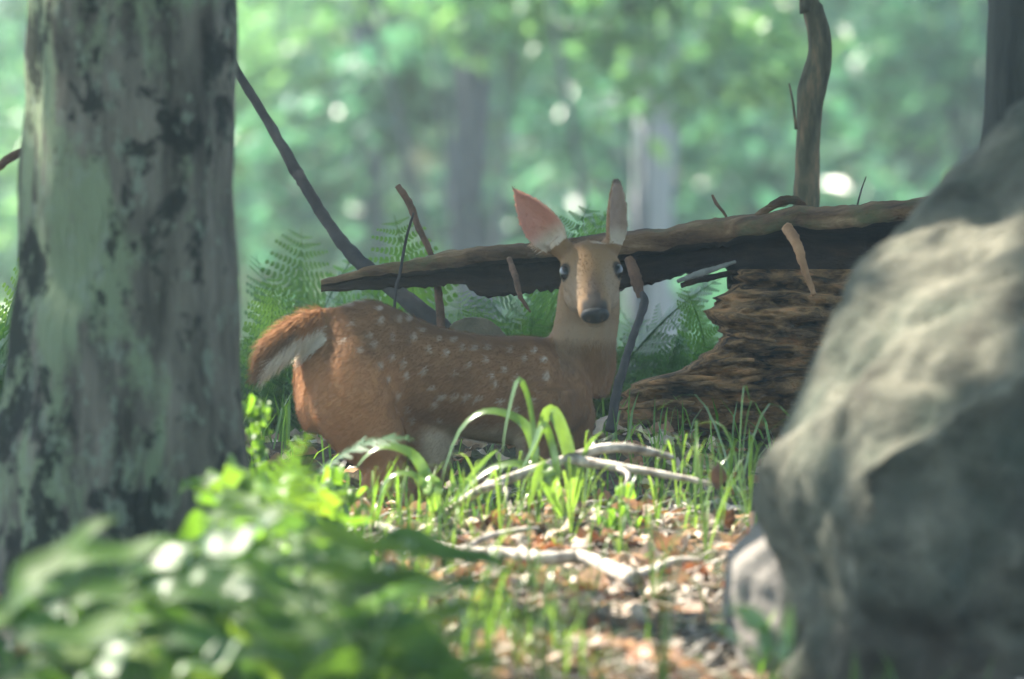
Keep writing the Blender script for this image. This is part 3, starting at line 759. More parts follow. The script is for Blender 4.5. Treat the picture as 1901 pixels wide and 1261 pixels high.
parts.append(ear(E1B, E1T, E1O, .038, 1.0)); parts.append(ear(E2B, E2T, E2O, .031, rnd=1))
parts.append(tube([hp(.1, -.03, .01), E1B + (E1T - E1B) * .18], [.022, .018], 12, 6)); parts.append(tube([hp(.1, .028, .01), E2B + (E2T - E2B) * .15], [.022, .018], 12, 6))
# tail
TA = [P(640, 592, 15.9), P(590, 601, 15.87), P(540, 625, 15.85), P(503, 660, 15.84), P(480, 700, 15.84)]
tl = [(TA[0], .02, .026), (TA[1], .02, .028), (TA[2], .022, .03), (TA[3], .02, .027), (TA[4], .008, .01)]
tf = frames(TA)
parts.append(loft(dense([(c, YU, tf[i].cross(YU).normalized(), a, b) for i, (c, a, b) in enumerate(tl)], 20)))
v, f = join(parts)
FB = Vector((P(800, 600, 16).x, 16.0, H(P(800, 600, 16).x, 16.0)))
raw = mesh_of('fawn_raw', [p - FB for p in v], f)
tmp = bpy.data.objects.new('tmp', raw); COL.objects.link(tmp)
r = tmp.modifiers.new('r', 'REMESH'); r.mode = 'VOXEL'; r.voxel_size = .0036
s = tmp.modifiers.new('s', 'SMOOTH'); s.factor = .5; s.iterations = 5
dg = bpy.context.evaluated_depsgraph_get(); dg.update()
fme = bpy.data.meshes.new_from_object(tmp.evaluated_get(dg)); bpy.data.objects.remove(tmp)
fme.name = 'body'
nv = len(fme.vertices)
# round off where the lofts meet: strong on trunk and thighs, none on head, ears, legs
co = np.empty(nv * 3); fme.vertices.foreach_get('co', co); co = co.reshape(-1, 3)
ed = np.empty(len(fme.edges) * 2, np.int32); fme.edges.foreach_get('vertices', ed); ed = ed.reshape(-1, 2)
deg = np.bincount(ed.ravel(), minlength=nv).astype(float)[:, None]
wx = (co[:, 0] + FB.x) * 1000 + 950.5; wz = 630.5 - (co[:, 2] + FB.z) * 1000
wt = ((wx < 1085) & (wx > 600) & (wz < 900) & (wz > 540) & ~((wx > 1000) & (wz < 600)))[:, None] * .6
for _ in range(36):
    acc = np.zeros_like(co)
    for k in range(3):
        acc[:, k] = np.bincount(ed[:, 0], weights=co[ed[:, 1], k], minlength=nv) + np.bincount(ed[:, 1], weights=co[ed[:, 0], k], minlength=nv)
    co = co + wt * (acc / deg - co)
fme.vertices.foreach_set('co', co.ravel()); fme.update()
co = np.empty(nv * 3); fme.vertices.foreach_get('co', co); co = co.reshape(-1, 3) + np.array(FB)
no = np.empty(nv * 3); fme.vertices.foreach_get('normal', no); no = no.reshape(-1, 3)
# -- coat colour by place on the body
qx = co[:, 0] / co[:, 1] * 16000 + 950.5; qy = 630.5 - co[:, 2] / co[:, 1] * 16000
def sst(a, b, x): t = np.clip((x - a) / (b - a), 0, 1); return t * t * (3 - 2 * t)
def blend(c, col, k): return c * (1 - k[:, None]) + np.array(col) * k[:, None]
nz = np.array([noise.noise(Vector(p) * 18) for p in co]); nz2 = np.array([noise.noise(Vector(p) * 55) for p in co])
C_ = np.tile(np.array((.235, .124, .062)), (nv, 1)) * (1 + .22 * nz + .14 * nz2)[:, None]
topz = np.interp(qx, [t[0] for t in tors], [t[1] for t in tors])
C_ = blend(C_, (.15, .082, .044), .6 * (1 - sst(0, 40, qy - topz)) * sst(600, 640, qx) * (1 - sst(1000, 1040, qx)))          # darker spine
C_ = blend(C_, (.45, .225, .105), .85 * (1 - sst(700, 790, qx)) * sst(640, 700, qy))                        # ruddy haunch
C_ = blend(C_, (.42, .34, .25), sst(775, 815, qy) * (1 - sst(850, 880, qy)) * sst(770, 800, qx) * (1 - sst(960, 990, qx)))  # pale belly
spots = [(650, 563, 9, 5), (671, 557, 10, 4), (688, 620, 5, 8), (705, 574, 6, 5), (709, 595, 5, 8), (697, 637, 6, 8), (730, 624, 5, 9), (743, 590, 5, 8), (760, 590, 6, 7), (768, 624, 6, 10), (730, 662, 5, 8), (751, 674, 5, 10), (756, 698, 5, 8), (709, 679, 6, 9), (722, 705, 5, 7),
         (789, 687, 5, 9), (798, 649, 5, 8), (785, 612, 6, 5), (815, 628, 5, 7), (844, 630, 6, 6), (830, 655, 5, 8), (861, 645, 5, 7), (882, 645, 6, 6), (903, 668, 5, 7), (907, 645, 5, 6), (872, 675, 5, 7), (845, 690, 5, 7), (949, 648, 5, 8), (937, 685, 5, 8), (915, 698, 5, 7), (920, 714, 6, 7), (960, 700, 5, 7), (975, 665, 5, 8),
         (1016, 700, 6, 10), (995, 652, 5, 7), (991, 742, 6, 8), (760, 759, 5, 8), (768, 780, 5, 8), (740, 735, 5, 8), (805, 720, 8, 5), (822, 736, 11, 6), (845, 735, 11, 6), (868, 736, 10, 6), (890, 740, 9, 5), (810, 752, 7, 6), (930, 745, 7, 5), (655, 600, 5, 6), (670, 650, 5, 7), (640, 630, 5, 6), (815, 780, 6, 6), (960, 760, 6, 6), (1010, 670, 5, 6)]
kk = np.zeros(nv)
for a, b, ra, rb in spots:
    rr = np.sqrt(((qx - a + 4 * nz2) / (ra * .85)) ** 2 + ((qy - b + 4 * nz) / (rb * .9)) ** 2)
    kk = np.maximum(kk, 1 - sst(.4, 1.5, rr))
C_ = blend(C_, (.55, .49, .41), (.52 + .35 * nz) * kk * (qx < 1030))
hd = co - np.array(HB); ht = hd @ np.array(HA) / HLn; hr = hd @ np.array(HR); hdd = hd @ np.array(HD)
inhead = (qy < 720) & (qx > 1020 + .25 * np.clip(qy - 600, 0, 200)) & (co[:, 1] < 16.06)
head = inhead * (1 - sst(585, 715, qy))
C_ = blend(C_, (.23, .14, .068), .85 * head)
C_ = blend(C_, (.15, .085, .042), .55 * head * np.exp(-((ht - .12) / .14) ** 2) * (hdd > .02))
C_ = blend(C_, (.06, .05, .045), .85 * head * np.exp(-((ht - .74) / .2) ** 2) * np.exp(-(hr / .015) ** 2) * (hdd > 0))              # dark nose bridge
C_ = blend(C_, (.27, .21, .155), .6 * head * np.exp(-((ht - .62) / .22) ** 2) * sst(.012, .03, np.abs(hr)))                      # grey cheeks
C_ = blend(C_, (.5, .44, .36), .7 * head * (1 - sst(-.024, -.012, hdd)) * sst(.62, .85, ht))                                    # white chin
C_ = blend(C_, (.03, .024, .02), .9 * head * (1 - sst(.0165, .0195, np.sqrt((np.abs(hr) - .047) ** 2 + ((ht - .385) * HLn) ** 2 + (hdd - .0165) ** 2))))   # dark lids
C_ = blend(C_, (.4, .31, .21), .0 * head * (1 - sst(.011, .018, np.sqrt((np.abs(hr) - .047) ** 2 + ((ht - .40) * HLn) ** 2))))     # eye rings
C_ = blend(C_, (.03, .027, .026), .95 * head * sst(.80 , .92, ht + .25 * (np.abs(hr) < .012)* .3) * sst(-.016, -.006, hdd) * (1 - sst(.02, .028, np.abs(hr))))                                     # muzzle
C_ = blend(C_, (.42, .33, .24), .7 * np.exp(-((qx - 1092) / 40) ** 2) * sst(590, 612, qy) * (1 - sst(625, 650, qy)) * (no[:, 1] < 0.2))  # throat
for base, tip, op, pink in ((E1B, E1T, E1O, (.5, .24, .18)), (E2B, E2T, E2O, (.3, .22, .17))):
    ax = np.array((tip - base).normalized()); L = (tip - base).length
    e = co - np.array(base); t = e @ ax / L; perp = np.linalg.norm(e - (e @ ax)[:, None] * ax, axis=1)
    o = np.array(op.normalized()); ine = (t > .12) & (perp < .05) & (qy < 472)
    C_ = blend(C_, (.25, .15, .085), .9 * ine)
    inner = ine * sst(.15, .45, no @ o)
    C_ = blend(C_, pink, .95 * inner * sst(.12, .3, t))
    C_ = blend(C_, (.47, .40, .31), .9 * inner * (1 - sst(.2, .42, t)))
    C_ = blend(C_, (.06, .045, .035), .8 * ine * sst(.9, .97, t))
# tail: brown above, dark line, white below
ta = np.array([list(p) for p in TA]); dmin = np.full(nv, 9.); side = np.zeros(nv)
for i in range(len(ta) - 1):
    d = ta[i + 1] - ta[i]; u = np.clip(((co - ta[i]) @ d) / (d @ d), 0, 1); q = ta[i] + u[:, None] * d
    ds = np.linalg.norm(co - q, axis=1); nn = np.array([-d[2], 0, d[0]]) / np.linalg.norm([d[0], d[2]])
    sd_ = -(co - q) @ nn; m_ = ds < dmin; dmin[m_] = ds[m_]; side[m_] = sd_[m_]
tail = (dmin < .045) & (qx < 606)
side = np.where(tail, side, 0)
C_ = blend(C_, (.29, .14, .06), .9 * tail)
C_ = blend(C_, (.085, .06, .042), .75 * tail * np.exp(-((side - .0) / .009) ** 2) * (qx < 560))
C_ = blend(C_, (.66, .6, .5), .95 * tail * (1 - sst(-.012, -.002, side)))
C_ = blend(C_, (.03, .026, .024), .95 * ((co[:, 2] - FB.z) < .03) * (qy > 1000))                                                # hooves
C_ = np.clip(C_, .01, .9)
def coat_mat(name, rough, sss):
    m, t, out = mat(name)
    a = N(t, 'ShaderNodeAttribute', attribute_name='coat')
    b = N(t, 'ShaderNodeBsdfPrincipled'); t.links.new(a.outputs[0], b.inputs['Base Color'])
    b.inputs['Roughness'].default_value = rough; b.inputs['Specular IOR Level'].default_value = .15
    tr = N(t, 'ShaderNodeBsdfTranslucent'); t.links.new(a.outputs[0], tr.inputs[0])
    ms = N(t, 'ShaderNodeMixShader'); ms.inputs[0].default_value = sss
    t.links.new(b.outputs[0], ms.inputs[1]); t.links.new(tr.outputs[0], ms.inputs[2]); t.links.new(ms.outputs[0], out.inputs[0])
    return m
def set_coat(me, cols):
    at = me.color_attributes.new('coat', 'FLOAT_COLOR', 'POINT')
    at.data.foreach_set('color', np.concatenate([cols, np.ones((len(cols), 1))], 1).astype(np.float32).ravel())
set_coat(fme, C_)
fme.materials.clear(); fme.materials.append(coat_mat('fawn_coat', .8, .12))
fme.polygons.foreach_set('use_smooth', [True] * len(fme.polygons))
fawn = empty('fawn', FB, 'spotted reddish-brown fawn standing with its head turned to the viewer', 'fawn')
fbody = obj('body', fme, fawn)
# -- short hair over the coat
ntri = 70000
ar = np.empty(len(fme.polygons)); fme.polygons.foreach_get('area', ar)
cen = np.empty(len(fme.polygons) * 3); fme.polygons.foreach_get('center', cen); cen = cen.reshape(-1, 3) + np.array(FB)
pn = np.empty(len(fme.polygons) * 3); fme.polygons.foreach_get('normal', pn); pn = pn.reshape(-1, 3)
pv = np.array([p.vertices[0] for p in fme.polygons])
pick = rng.choice(len(ar), ntri, p=ar / ar.sum())
rp = cen[pick] + rng.normal(0, .0012, (ntri, 3)); rn = pn[pick]; rv = pv[pick]
flow = np.tile(np.array([-AX.x, -AX.y, -.55]), (ntri, 1))
hm = head[rv] > .75; flow[hm] = -np.array(HA) + np.array([0, 0, .1])
nm_ = (qx[rv] > 1020) & (qy[rv] > 600); flow[nm_] = np.array([-.1, 0, -1])
tm = tail[rv]; flow[tm] = np.array([-.8, -.1, -.9])
em = (qy[rv] < 450) & (qx[rv] > 930); flow[em & (qx[rv] < 1060)] = np.array((E1T - E1B).normalized()); flow[em & (qx[rv] >= 1090)] = np.array((E2T - E2B).normalized())
flow += rng.normal(0, .25, (ntri, 3))
flow -= rn * np.sum(flow * rn, 1)[:, None] ; flow /= np.linalg.norm(flow, axis=1)[:, None] + 1e-9
ln = np.full(ntri, .013); ln[hm] = .0032; ln[em] = .005; ln[tm] = .03; ln *= rng.uniform(.6, 1.2, ntri)
lift = np.full(ntri, .28); lift[tm] = .4; lift[hm] = .05
d = flow + rn * lift[:, None]; d /= np.linalg.norm(d, axis=1)[:, None]
sd2 = np.cross(d, rn); sd2 /= np.linalg.norm(sd2, axis=1)[:, None] + 1e-9
wd = .0011
HV = np.stack([rp - sd2 * wd - rn * .001, rp + sd2 * wd - rn * .001, rp + d * ln[:, None]], 1).reshape(-1, 3) - np.array(FB)
bald = hm & (ht[rv] > .82)
HV = HV.reshape(-1, 3, 3)[~bald].reshape(-1, 3); rv = rv[~bald]; ntri = len(rv)
fur = mesh_of('fur', HV, np.arange(3 * ntri).reshape(-1, 3), None, False)
hc = C_[rv] * np.where(head[rv] > .75, rng.uniform(.9, 1.12, ntri), rng.uniform(.88, 1.15, ntri))[:, None]
set_coat(fur, np.repeat(np.clip(hc, 0, 1), 3, 0)); fur.materials.append(coat_mat('fawn_hair', .7, .35))
obj('fur', fur, fawn)
# -- eyes and nose
me_, te, oe = mat('eye_gloss'); be = N(te, 'ShaderNodeBsdfPrincipled'); be.inputs['Base Color'].default_value = (.008, .007, .008, 1); be.inputs['Roughness'].default_value = .25; te.links.new(be.outputs[0], oe.inputs[0])
mn_ = surface('nose_skin', [(.3, (.012, .012, .013)), (.7, (.03, .029, .03))], 40, 4, .6, .6, 260, .002, spec=.3)
for s in (-1, 1):
    v, f = ball(hp(.385, s * .0465, .0165) - FB, .0125, .016, .0125, HR, HA, HD)
    obj('eye', mesh_of('eye', v, f, me_), fawn)
bmN = []
bmN.append(ball(hp(.985, 0, -.004) - FB, .0265, .0155, .018, HR, HA, HD))
v, f = join(bmN)
def nostril(p):
    q = Vector(p)
    for s in (-1, 1):
        c = hp(1.05, s * .012, -.003) - FB; dd = (q - c).length
        if dd < .009: q -= HA * (.009 - dd) * .9
    return q
obj('nose', mesh_of('nose', [nostril(p) for p in v], f, mn_), fawn)

# ------------------------------------------------------------------ ferns behind the log
def frond_mesh(L, wmax, droop, npair=20):
    V = []; F = []
    pts = []
    for i in range(npair + 1):
        t = i / npair; pts.append(Vector((0, L * (t - .12 * t * t), L * (.62 * t - droop * t * t))))
    v, f = tube(pts, [.0028 * (1 - .8 * i / npair) for i in range(npair + 1)], 4); V += v; F += f
    for i in range(2, npair):
        t = i / npair; wl = wmax * math.sin(math.pi * min(1, t * .85 + .12)) ** .8 * random.uniform(.9, 1.08)
        c = pts[i]; tg = (pts[i + 1] - pts[i - 1]).normalized()
        for sgn in (-1, 1):
            dr = (Vector((sgn, 0, 0)) + tg * .42 + Vector((0, 0, random.uniform(-.3, .05)))).normalized()
            fw = (tg - dr * tg.dot(dr)).normalized(); nn = dr.cross(fw); K = 7
            for k in range(K):
                a = c + dr * (wl * k / K); ll = .42 * wl / K * 3.0 * (1 - .75 * k / K)
                for s2 in (-1, 1):
                    o = len(V); e = fw * (s2 * ll) + dr * (ll * .45)
                    V += [a, a + dr * (wl / K * .8), a + e + dr * (wl / K * .5) - nn * ll * .15, a + e * .9 - nn * ll * .1]; F.append((o, o + 1, o + 2, o + 3))
    return mesh_of('frond', V, F, M['fern'], False)
FRONDS = [frond_mesh(.42, .085, .35), frond_mesh(.36, .075, .5), frond_mesh(.48, .09, .28), frond_mesh(.3, .07, .2)]
def fern(px, d, n, sc, lab, dz=0, group=None):
    sc *= .95
    x = (px - 950.5) * d / 16000; b = Vector((x, d, H(x, d) + dz))
    e = empty('fern', b, lab, 'fern', group); a0 = random.uniform(0, 6.28)
    for k in range(n):
        o = obj('frond', random.choice(FRONDS), e)
        o.rotation_euler = (random.uniform(.2, 1.05), random.uniform(-.25, .25), a0 + 2 * math.pi * k / n + random.uniform(-.3, .3)); s = sc * random.uniform(.8, 1.15); o.scale = (s, s, s)
FG = 'ferns behind the fallen log'
lf = 'green fern growing behind the fallen log'
for px, d, n, sc in [(470, 17.6, 8, 1.15), (520, 17.9, 8, 1.2), (560, 17.5, 7, 1.0), (600, 18.2, 8, 1.2), (660, 17.7, 8, 1.05), (720, 18.1, 8, 1.25), (780, 17.8, 7, 1.15), (830, 17.6, 8, 1.15), (880, 17.9, 7, 1.1), (500, 17.2, 7, .9), (570, 17.1, 7, .75), (640, 17.2, 7, .75), (860, 17.2, 6, .8), (960, 17.3, 6, .8)]:
    fern(px, d, n, sc, lf, 0, FG)
fern(930, 17.35, 9, 1.22, 'dense green fern poking above the log behind the fawn\'s left ear')
fern(1060, 17.5, 9, 1.2, 'dark green fern showing between the fawn\'s ears')
for px, d, n, sc in [(1210, 17.4, 8, .9), (1270, 17.5, 8, .95), (1320, 17.3, 7, .85), (1240, 17.8, 8, 1.0)]:
    fern(px, d, n, sc, 'green fern in the gap between the log\'s two broken halves', 0, 'ferns in the gap of the log')
for px, d, n, sc in [(-20, 17.0, 8, 1.2), (30, 17.4, 8, 1.15), (-60, 16.6, 7, 1.1)]:
    fern(px, d, n, sc, 'fern at the far side of the big lichen trunk', 0, 'ferns beyond the big trunk')

# ------------------------------------------------------------------ blades and leaves
def blade_mesh(pts, wid, n=18, facing=None, base=Vector((0, 0, 0)), m=None):
    pts, _ = resample(pts, [0] * len(pts), n)
    T = frames(pts); V = []; F = []
    f0 = facing or Vector((0, -1, .35))
    for i, p in enumerate(pts):
        t = i / (n - 1); w_ = wid * min(1, .45 + t * 2.2) * (1 - max(0, (t - .55) / .45) ** 1.6) + .0004
        s = T[i].cross(f0); s = s.normalized() if s.length > .05 else Vector((1, 0, 0))
        nn = s.cross(T[i]).normalized()
        q = p - base; V += [q - s * w_ * .5 + nn * w_ * .14, q, q + s * w_ * .5 + nn * w_ * .14]
    for i in range(n - 1):
        a = i * 3; F += [(a, a + 1, a + 4, a + 3), (a + 1, a + 2, a + 5, a + 4)]
    return mesh_of('blade', V, F, m or M['sedge'])
def sedge(bp, blades, lab, group=None):
    e = empty('sedge_tuft', bp, lab, 'grass', group)
    for pts, wd, fc in blades:
        obj('blade', blade_mesh([bp + Vector((random.uniform(-.01, .01), random.uniform(-.01, .01), -.01))] + pts, wd, 20, fc, bp), e)
    return e
def Q(tab, d): return [P(a, b, d) for a, b in tab]
UPF = Vector((-.39, -.59, .71)); CF = Vector((.3, -1, .1)); SF = Vector((-.6, -.6, .5))
g1 = ground_hit(1050, 965)
sedge(g1, [(Q([(1064, 900), (1052, 830), (1034, 778), (1018, 764), (1002, 800), (985, 852)], 15.2), .024, CF),
           (Q([(1040, 900), (1025, 820), (1008, 790), (990, 830), (965, 880)], 15.15), .016, SF),
           (Q([(1000, 880), (992, 830), (975, 790), (935, 768), (890, 768), (850, 806), (819, 892)], 15.25), .018, UPF),
           (Q([(1020, 900), (990, 872), (950, 862), (905, 876), (862, 912), (838, 950)], 15.2), .018, UPF),
           (Q([(1000, 890), (992, 800), (982, 740), (965, 704), (952, 735), (938, 800), (932, 850)], 15.22), .011, SF),
           (Q([(1030, 900), (1010, 870), (995, 890), (985, 940)], 15.1), .02, CF),
           (Q([(1075, 900), (1090, 830), (1120, 800)], 15.2), .008, CF)],
      'sunlit tuft of broad arching grass blades in front of the fawn\'s chest')
g2 = ground_hit(812, 960)
sedge(g2, [(Q([(806, 930), (790, 880), (765, 845), (725, 830), (690, 838), (660, 870)], 15.15), .02, UPF),
           (Q([(800, 930), (790, 905), (770, 884), (738, 880), (716, 896), (700, 942)], 15.1), .014, UPF),
           (Q([(815, 930), (810, 900), (798, 880)], 15.1), .022, CF), (Q([(830, 925), (840, 900), (838, 870)], 15.15), .012, CF),
           (Q([(840, 930), (870, 890), (905, 850), (925, 835)], 15.2), .009, CF)],
      'tuft of broad grass blades bending left in front of the fawn\'s hind leg')
g3 = ground_hit(1415, 1290)
sedge(g3, [(Q([(1425, 1230), (1412, 1170), (1385, 1138), (1355, 1132)], 12.25), .032, CF), (Q([(1445, 1240), (1460, 1180), (1468, 1120)], 12.25), .022, CF), (Q([(1400, 1220), (1345, 1170), (1330, 1160), (1385, 1090)], 12.3), .009, SF)],
      'wide blurred green blades at the foot of the pale slab')
g4 = ground_hit(850, 1275)
sedge(g4, [(Q([(862, 1220), (885, 1165), (905, 1115)], 12.9), .011, CF), (Q([(850, 1220), (870, 1120), (940, 990)], 12.9), .007, SF), (Q([(840, 1230), (815, 1180), (790, 1160)], 12.9), .01, CF)],
      'slim upright green blades in the leaf litter below the bleached branch')
# smaller random tufts
TUFT = []
for k in range(5):
    bl = []
    for j in range(8):
        a = random.uniform(0, 6.28); h = random.uniform(.06, .26); r = random.uniform(.02, .16)
        dv = Vector((math.cos(a), math.sin(a), 0))
        bl.append(blade_mesh([Vector((0, 0, -.01)), dv * r * .3 + Vector((0, 0, h * .6)), dv * r * .7 + Vector((0, 0, h * .95)), dv * r * 1.3 + Vector((0, 0, h * random.uniform(.6, 1)))], random.uniform(.0025, .006), 9, Vector((-dv.x, -dv.y, .3)), m=M['sedge']))
    TUFT.append(bl)
def tuft(px, py, sc, lab, grp, d0=9.0):
    p = ground_hit(px, py, d0); p.z = H(p.x, p.y)
    e = empty('grass_tuft', p, lab, 'grass', grp); e.rotation_euler.z = random.uniform(0, 6.28); e.scale = (sc, sc, sc)
    for me in random.choice(TUFT): obj('blade', me, e)
for px, py in [(1260, 960), (1290, 1000), (1340, 1000), (1390, 980), (1310, 1040), (1370, 930), (1220, 980)]:
    tuft(px, py, random.uniform(.7, 1.0), 'small tuft of thin grass in the shade left of the boulder', 'grass tufts by the boulder')
for px, py in [(900, 1240), (960, 1255), (1030, 1230), (1080, 1265), (1000, 1280), (920, 1290), (1120, 1280), (1230, 1290), (760, 1240), (700, 1270), (780, 1190), (860, 1250), (880, 1200), (940, 1215), (990, 1240), (1050, 1265), (830, 1225), (740, 1215), (900, 1265), (1010, 1290), (960, 1190), (720, 1160), (800, 1260)]:
    tuft(px, py, random.uniform(.5, 1.0), 'small tuft of green grass in front of the sunlit leaf litter', 'grass tufts before the litter')
for px, py in [(1080, 960), (1110, 980), (960, 975), (900, 985), (860, 1000), (740, 985), (690, 990), (1000, 1000), (1060, 1010), (930, 1010), (840, 1090), (760, 1060), (980, 1110), (1100, 1130), (1040, 1040), (1150, 1050), (800, 1020), (1210, 1130), (880, 1030), (700, 1050)]:
    tuft(px, py, random.uniform(.5, .8), 'small tuft of grass growing in the sunlit litter around the bleached branch', 'grass tufts in the sunny litter')

# broad leaves
def leaf_mesh(L, W, bend, m, lobes=0, n=12, fold=.25):
    V = []; F = []
    for i in range(n):
        t = i / (n - 1); w_ = W * .5 * math.sin(math.pi * min(1, t ** .75 * .97 + .02)) ** .75
        if lobes: w_ *= 1 - .42 * (0.5 + 0.5 * math.cos(2 * math.pi * lobes * t))
        y = L * t; z = -bend * L * t * t + .012 * math.sin(t * 9)
        V += [(-w_, y, z + w_ * fold + .004 * math.sin(7 * t)), (-w_ * .5, y, z + w_ * fold * .4), (0, y, z), (w_ * .5, y, z + w_ * fold * .4), (w_, y, z + w_ * fold - .004 * math.sin(8 * t))]
    for i in range(n - 1):
        for k in range(4): a = i * 5 + k; F.append((a, a + 1, a + 6, a + 5))
    return mesh_of('leaf', V, F, m)
BL = [leaf_mesh(.15, .042, .3, M['broad']), leaf_mesh(.17, .05, .5, M['broad']), leaf_mesh(.14, .038, .2, M['broad'])]
M['broad_glossy'] = leaf_mat('glossy_leaf', [(0.045, 0.1, 0.035), (0.08, 0.15, 0.04)], 0.35, 0.5, 0.6, island=False)
FLATL = leaf_mesh(.15, .055, .1, M['broad_glossy'], fold=.08)
OAK = [leaf_mesh(.13, .085, .25, M['broad'], 3, 22), leaf_mesh(.11, .075, .4, M['broad_bright'], 3, 22)]
BRT = leaf_mesh(.13, .045, .35, M['broad_bright'])
SMALL = [leaf_mesh(.035, .016, .2, M['broad_bright']), leaf_mesh(.028, .014, .3, M['broad_bright'])]
def orient(o, base, tip, up, nat):
    """put a leaf (length nat, along +Y) from base to tip"""
    y = (tip - base); s = y.length / nat; y.normalize(); x = y.cross(up).normalized(); z = x.cross(y)
    mtx = Matrix((x, y, z)).transposed().to_4x4(); mtx.translation = base
    o.matrix_local = mtx @ Matrix.Diagonal((s, s, s, 1))
def plant(px, py, d, h, n, meshes, lab, group=None, explicit=(), name='leafy_plant', spread=.16, lean=(0, 0), bare=.25, fan=False):
    x = (px - 950.5) * d / 16000; b = Vector((x, d, H(x, d) - .01))
    e = empty(name, b, lab, 'plant', group)
    tipz = Vector((lean[0], lean[1], h))
    v, f = tube([Vector((0, 0, 0)), tipz * .5 + Vector((.01, 0, 0)), tipz], [.004, .003, .0015], 6, 10); obj('stem', mesh_of('stem', v, f, M['stem']), e)
    for k in range(n):
        t = bare + (1 - bare) * (k + .5) / n; a = k * 2.4 + random.uniform(-.4, .4); c = tipz * t
        o = obj('leaf', random.choice(meshes), e); o.location = c
        if fan:      # blades held out to the sides, faces turned up to the light
            sgn = 1 if k % 2 else -1
            dr = Vector((sgn, random.gauss(0, .35), random.gauss(.1, .4))).normalized()
            orient(o, c, c + dr * (.16 * random.uniform(.8, 1.2)), Vector((-.39 + random.gauss(0, .3), -.59, .71)).normalized(), .2); continue
        o.rotation_euler = (random.uniform(-.45, .5), random.uniform(-.35, .35), a); s = spread / .16 * random.uniform(.75, 1.15); o.scale = (s, s, s)
    for bs, tp in explicit:
        me = FLATL; o = obj('leaf', me, e)
        bs = P(*bs) - b; tp = P(*tp) - b
        v, f = tube([tipz * .55, tipz * .55 + (bs - tipz * .55) * .5 + Vector((0, 0, .02)), bs], [.002, .002, .0015], 5, 6); obj('leaf_stalk', mesh_of('leaf_stalk', v, f, M['stem']), e)
        orient(o, bs, tp, Vector((-.39, -.59, .71)), .15)
    return e
LONG = [leaf_mesh(.24, .06, .3, M['broad']), leaf_mesh(.2, .05, .45, M['broad']), leaf_mesh(.22, .07, .25, M['broad'])]
def lf_(a, b_, d=12.0): return ((a[0], a[1], d), (b_[0], b_[1], d - .08))
plant(380, 1100, 12.05, .40, 6, LONG, 'leafy plant whose long pale glossy leaves arch before the big trunk\'s base', None,
      [lf_((365, 1015), (222, 1070)), lf_((372, 1030), (515, 955)), lf_((280, 1100), (490, 1095)), lf_((350, 1075), (480, 1085), 11.9)], bare=.5, fan=True)
plant(120, 1180, 11.9, .35, 6, LONG, 'low plant with bright pale leaves at the left foot of the big trunk', None, [lf_((70, 1140), (-50, 1125)), lf_((80, 1165), (180, 1100)), lf_((120, 1160), (40, 1105)), lf_((205, 1205), (130, 1115)), lf_((235, 1180), (250, 1110))], bare=.5, fan=True)
plant(300, 1230, 11.7, .33, 6, LONG, 'low plant with one curled white-shining leaf below the glossy leaves', None, [lf_((455, 1190), (325, 1245), 11.7), lf_((250, 1195), (140, 1270), 11.7)], bare=.5, fan=True)
plant(700, 1100, 12.4, .36, 4, LONG, 'plant with one long grey-green leaf slanting up before the litter', None, [lf_((640, 1130), (760, 1000), 12.4), lf_((640, 1200), (730, 1110), 12.4)], bare=.4, fan=True)
for px, py, d, h, n in [(560, 1130, 12.3, .36, 8), (700, 1180, 12.6, .28, 7), (430, 1200, 12.0, .34, 8), (20, 1240, 11.8, .32, 8), (230, 1150, 12.2, .34, 7)]:
    if px < 350: plant(px, py, d, h, n, LONG, 'dark green leafy plant crowding the base of the big lichen trunk', 'leafy plants at the trunk base', fan=True)
    else: plant(px, py, d, h, n, LONG, 'dark green leafy plant in the shaded patch before the fawn\'s hind legs', 'shaded leafy plants', fan=True)
M['fern_bright'] = leaf_mat('bright_fern_leaf', [(0.04, 0.1, 0.022), (0.06, 0.125, 0.026), (0.085, 0.155, 0.03)], 0.45, 0.5, 0.4, island=False)
BFR = []
for me in FRONDS[:3]:
    m2 = me.copy(); m2.materials.clear(); m2.materials.append(M['fern_bright']); BFR.append(m2)
OLD = FRONDS; FRONDS = BFR
for px, d, n, sc in [(440, 13.0, 8, .85), (465, 13.5, 8, .75), (540, 12.6, 8, .75), (590, 13.2, 8, .55), (640, 12.6, 7, .75), (480, 12.3, 8, .9), (400, 12.5, 8, .85), (610, 12.1, 8, .8), (680, 13.0, 7, .62), (480, 14.2, 7, .6), (340, 12.1, 7, .8), (700, 12.2, 7, .7), (440, 14.0, 7, .7)]:
    fern(px, d, n, sc, 'bright yellow-green fern in the thicket right of the big trunk', 0, 'sunny ferns by the big trunk')
FRONDS = OLD
for px, py, d, h, n in [(470, 900, 14.6, .24, 7), (430, 880, 14.3, .2, 6), (540, 930, 14.4, .2, 7), (610, 960, 14.2, .16, 7)]:
    plant(px, py, d, h, n, OAK, 'oak-like seedling with lobed green leaves right of the big trunk', 'lobed-leaf seedlings by the trunk', name='seedling', spread=.16)
for px, py, d, h, n in [(420, 960, 13.8, .3, 11), (460, 1000, 13.4, .32, 12), (520, 960, 13.9, .27, 11), (560, 1010, 13.5, .27, 11), (600, 1040, 13.3, .25, 10), (490, 1060, 12.9, .32, 12), (400, 1020, 13.2, .3, 10), (640, 1060, 13.4, .2, 9), (540, 1080, 12.8, .3, 11)]:
    plant(px, py, d, h, n, OAK + [BRT], 'bright green leafy seedling in the thicket between big trunk and leaf litter', 'green thicket by the trunk', name='seedling', spread=.17)
plant(478, 900, 14.75, .3, 46, SMALL, 'small-leaved weed with bright yellow-green leaflets below the fawn\'s tail', None, name='weed', spread=.15, bare=.1)
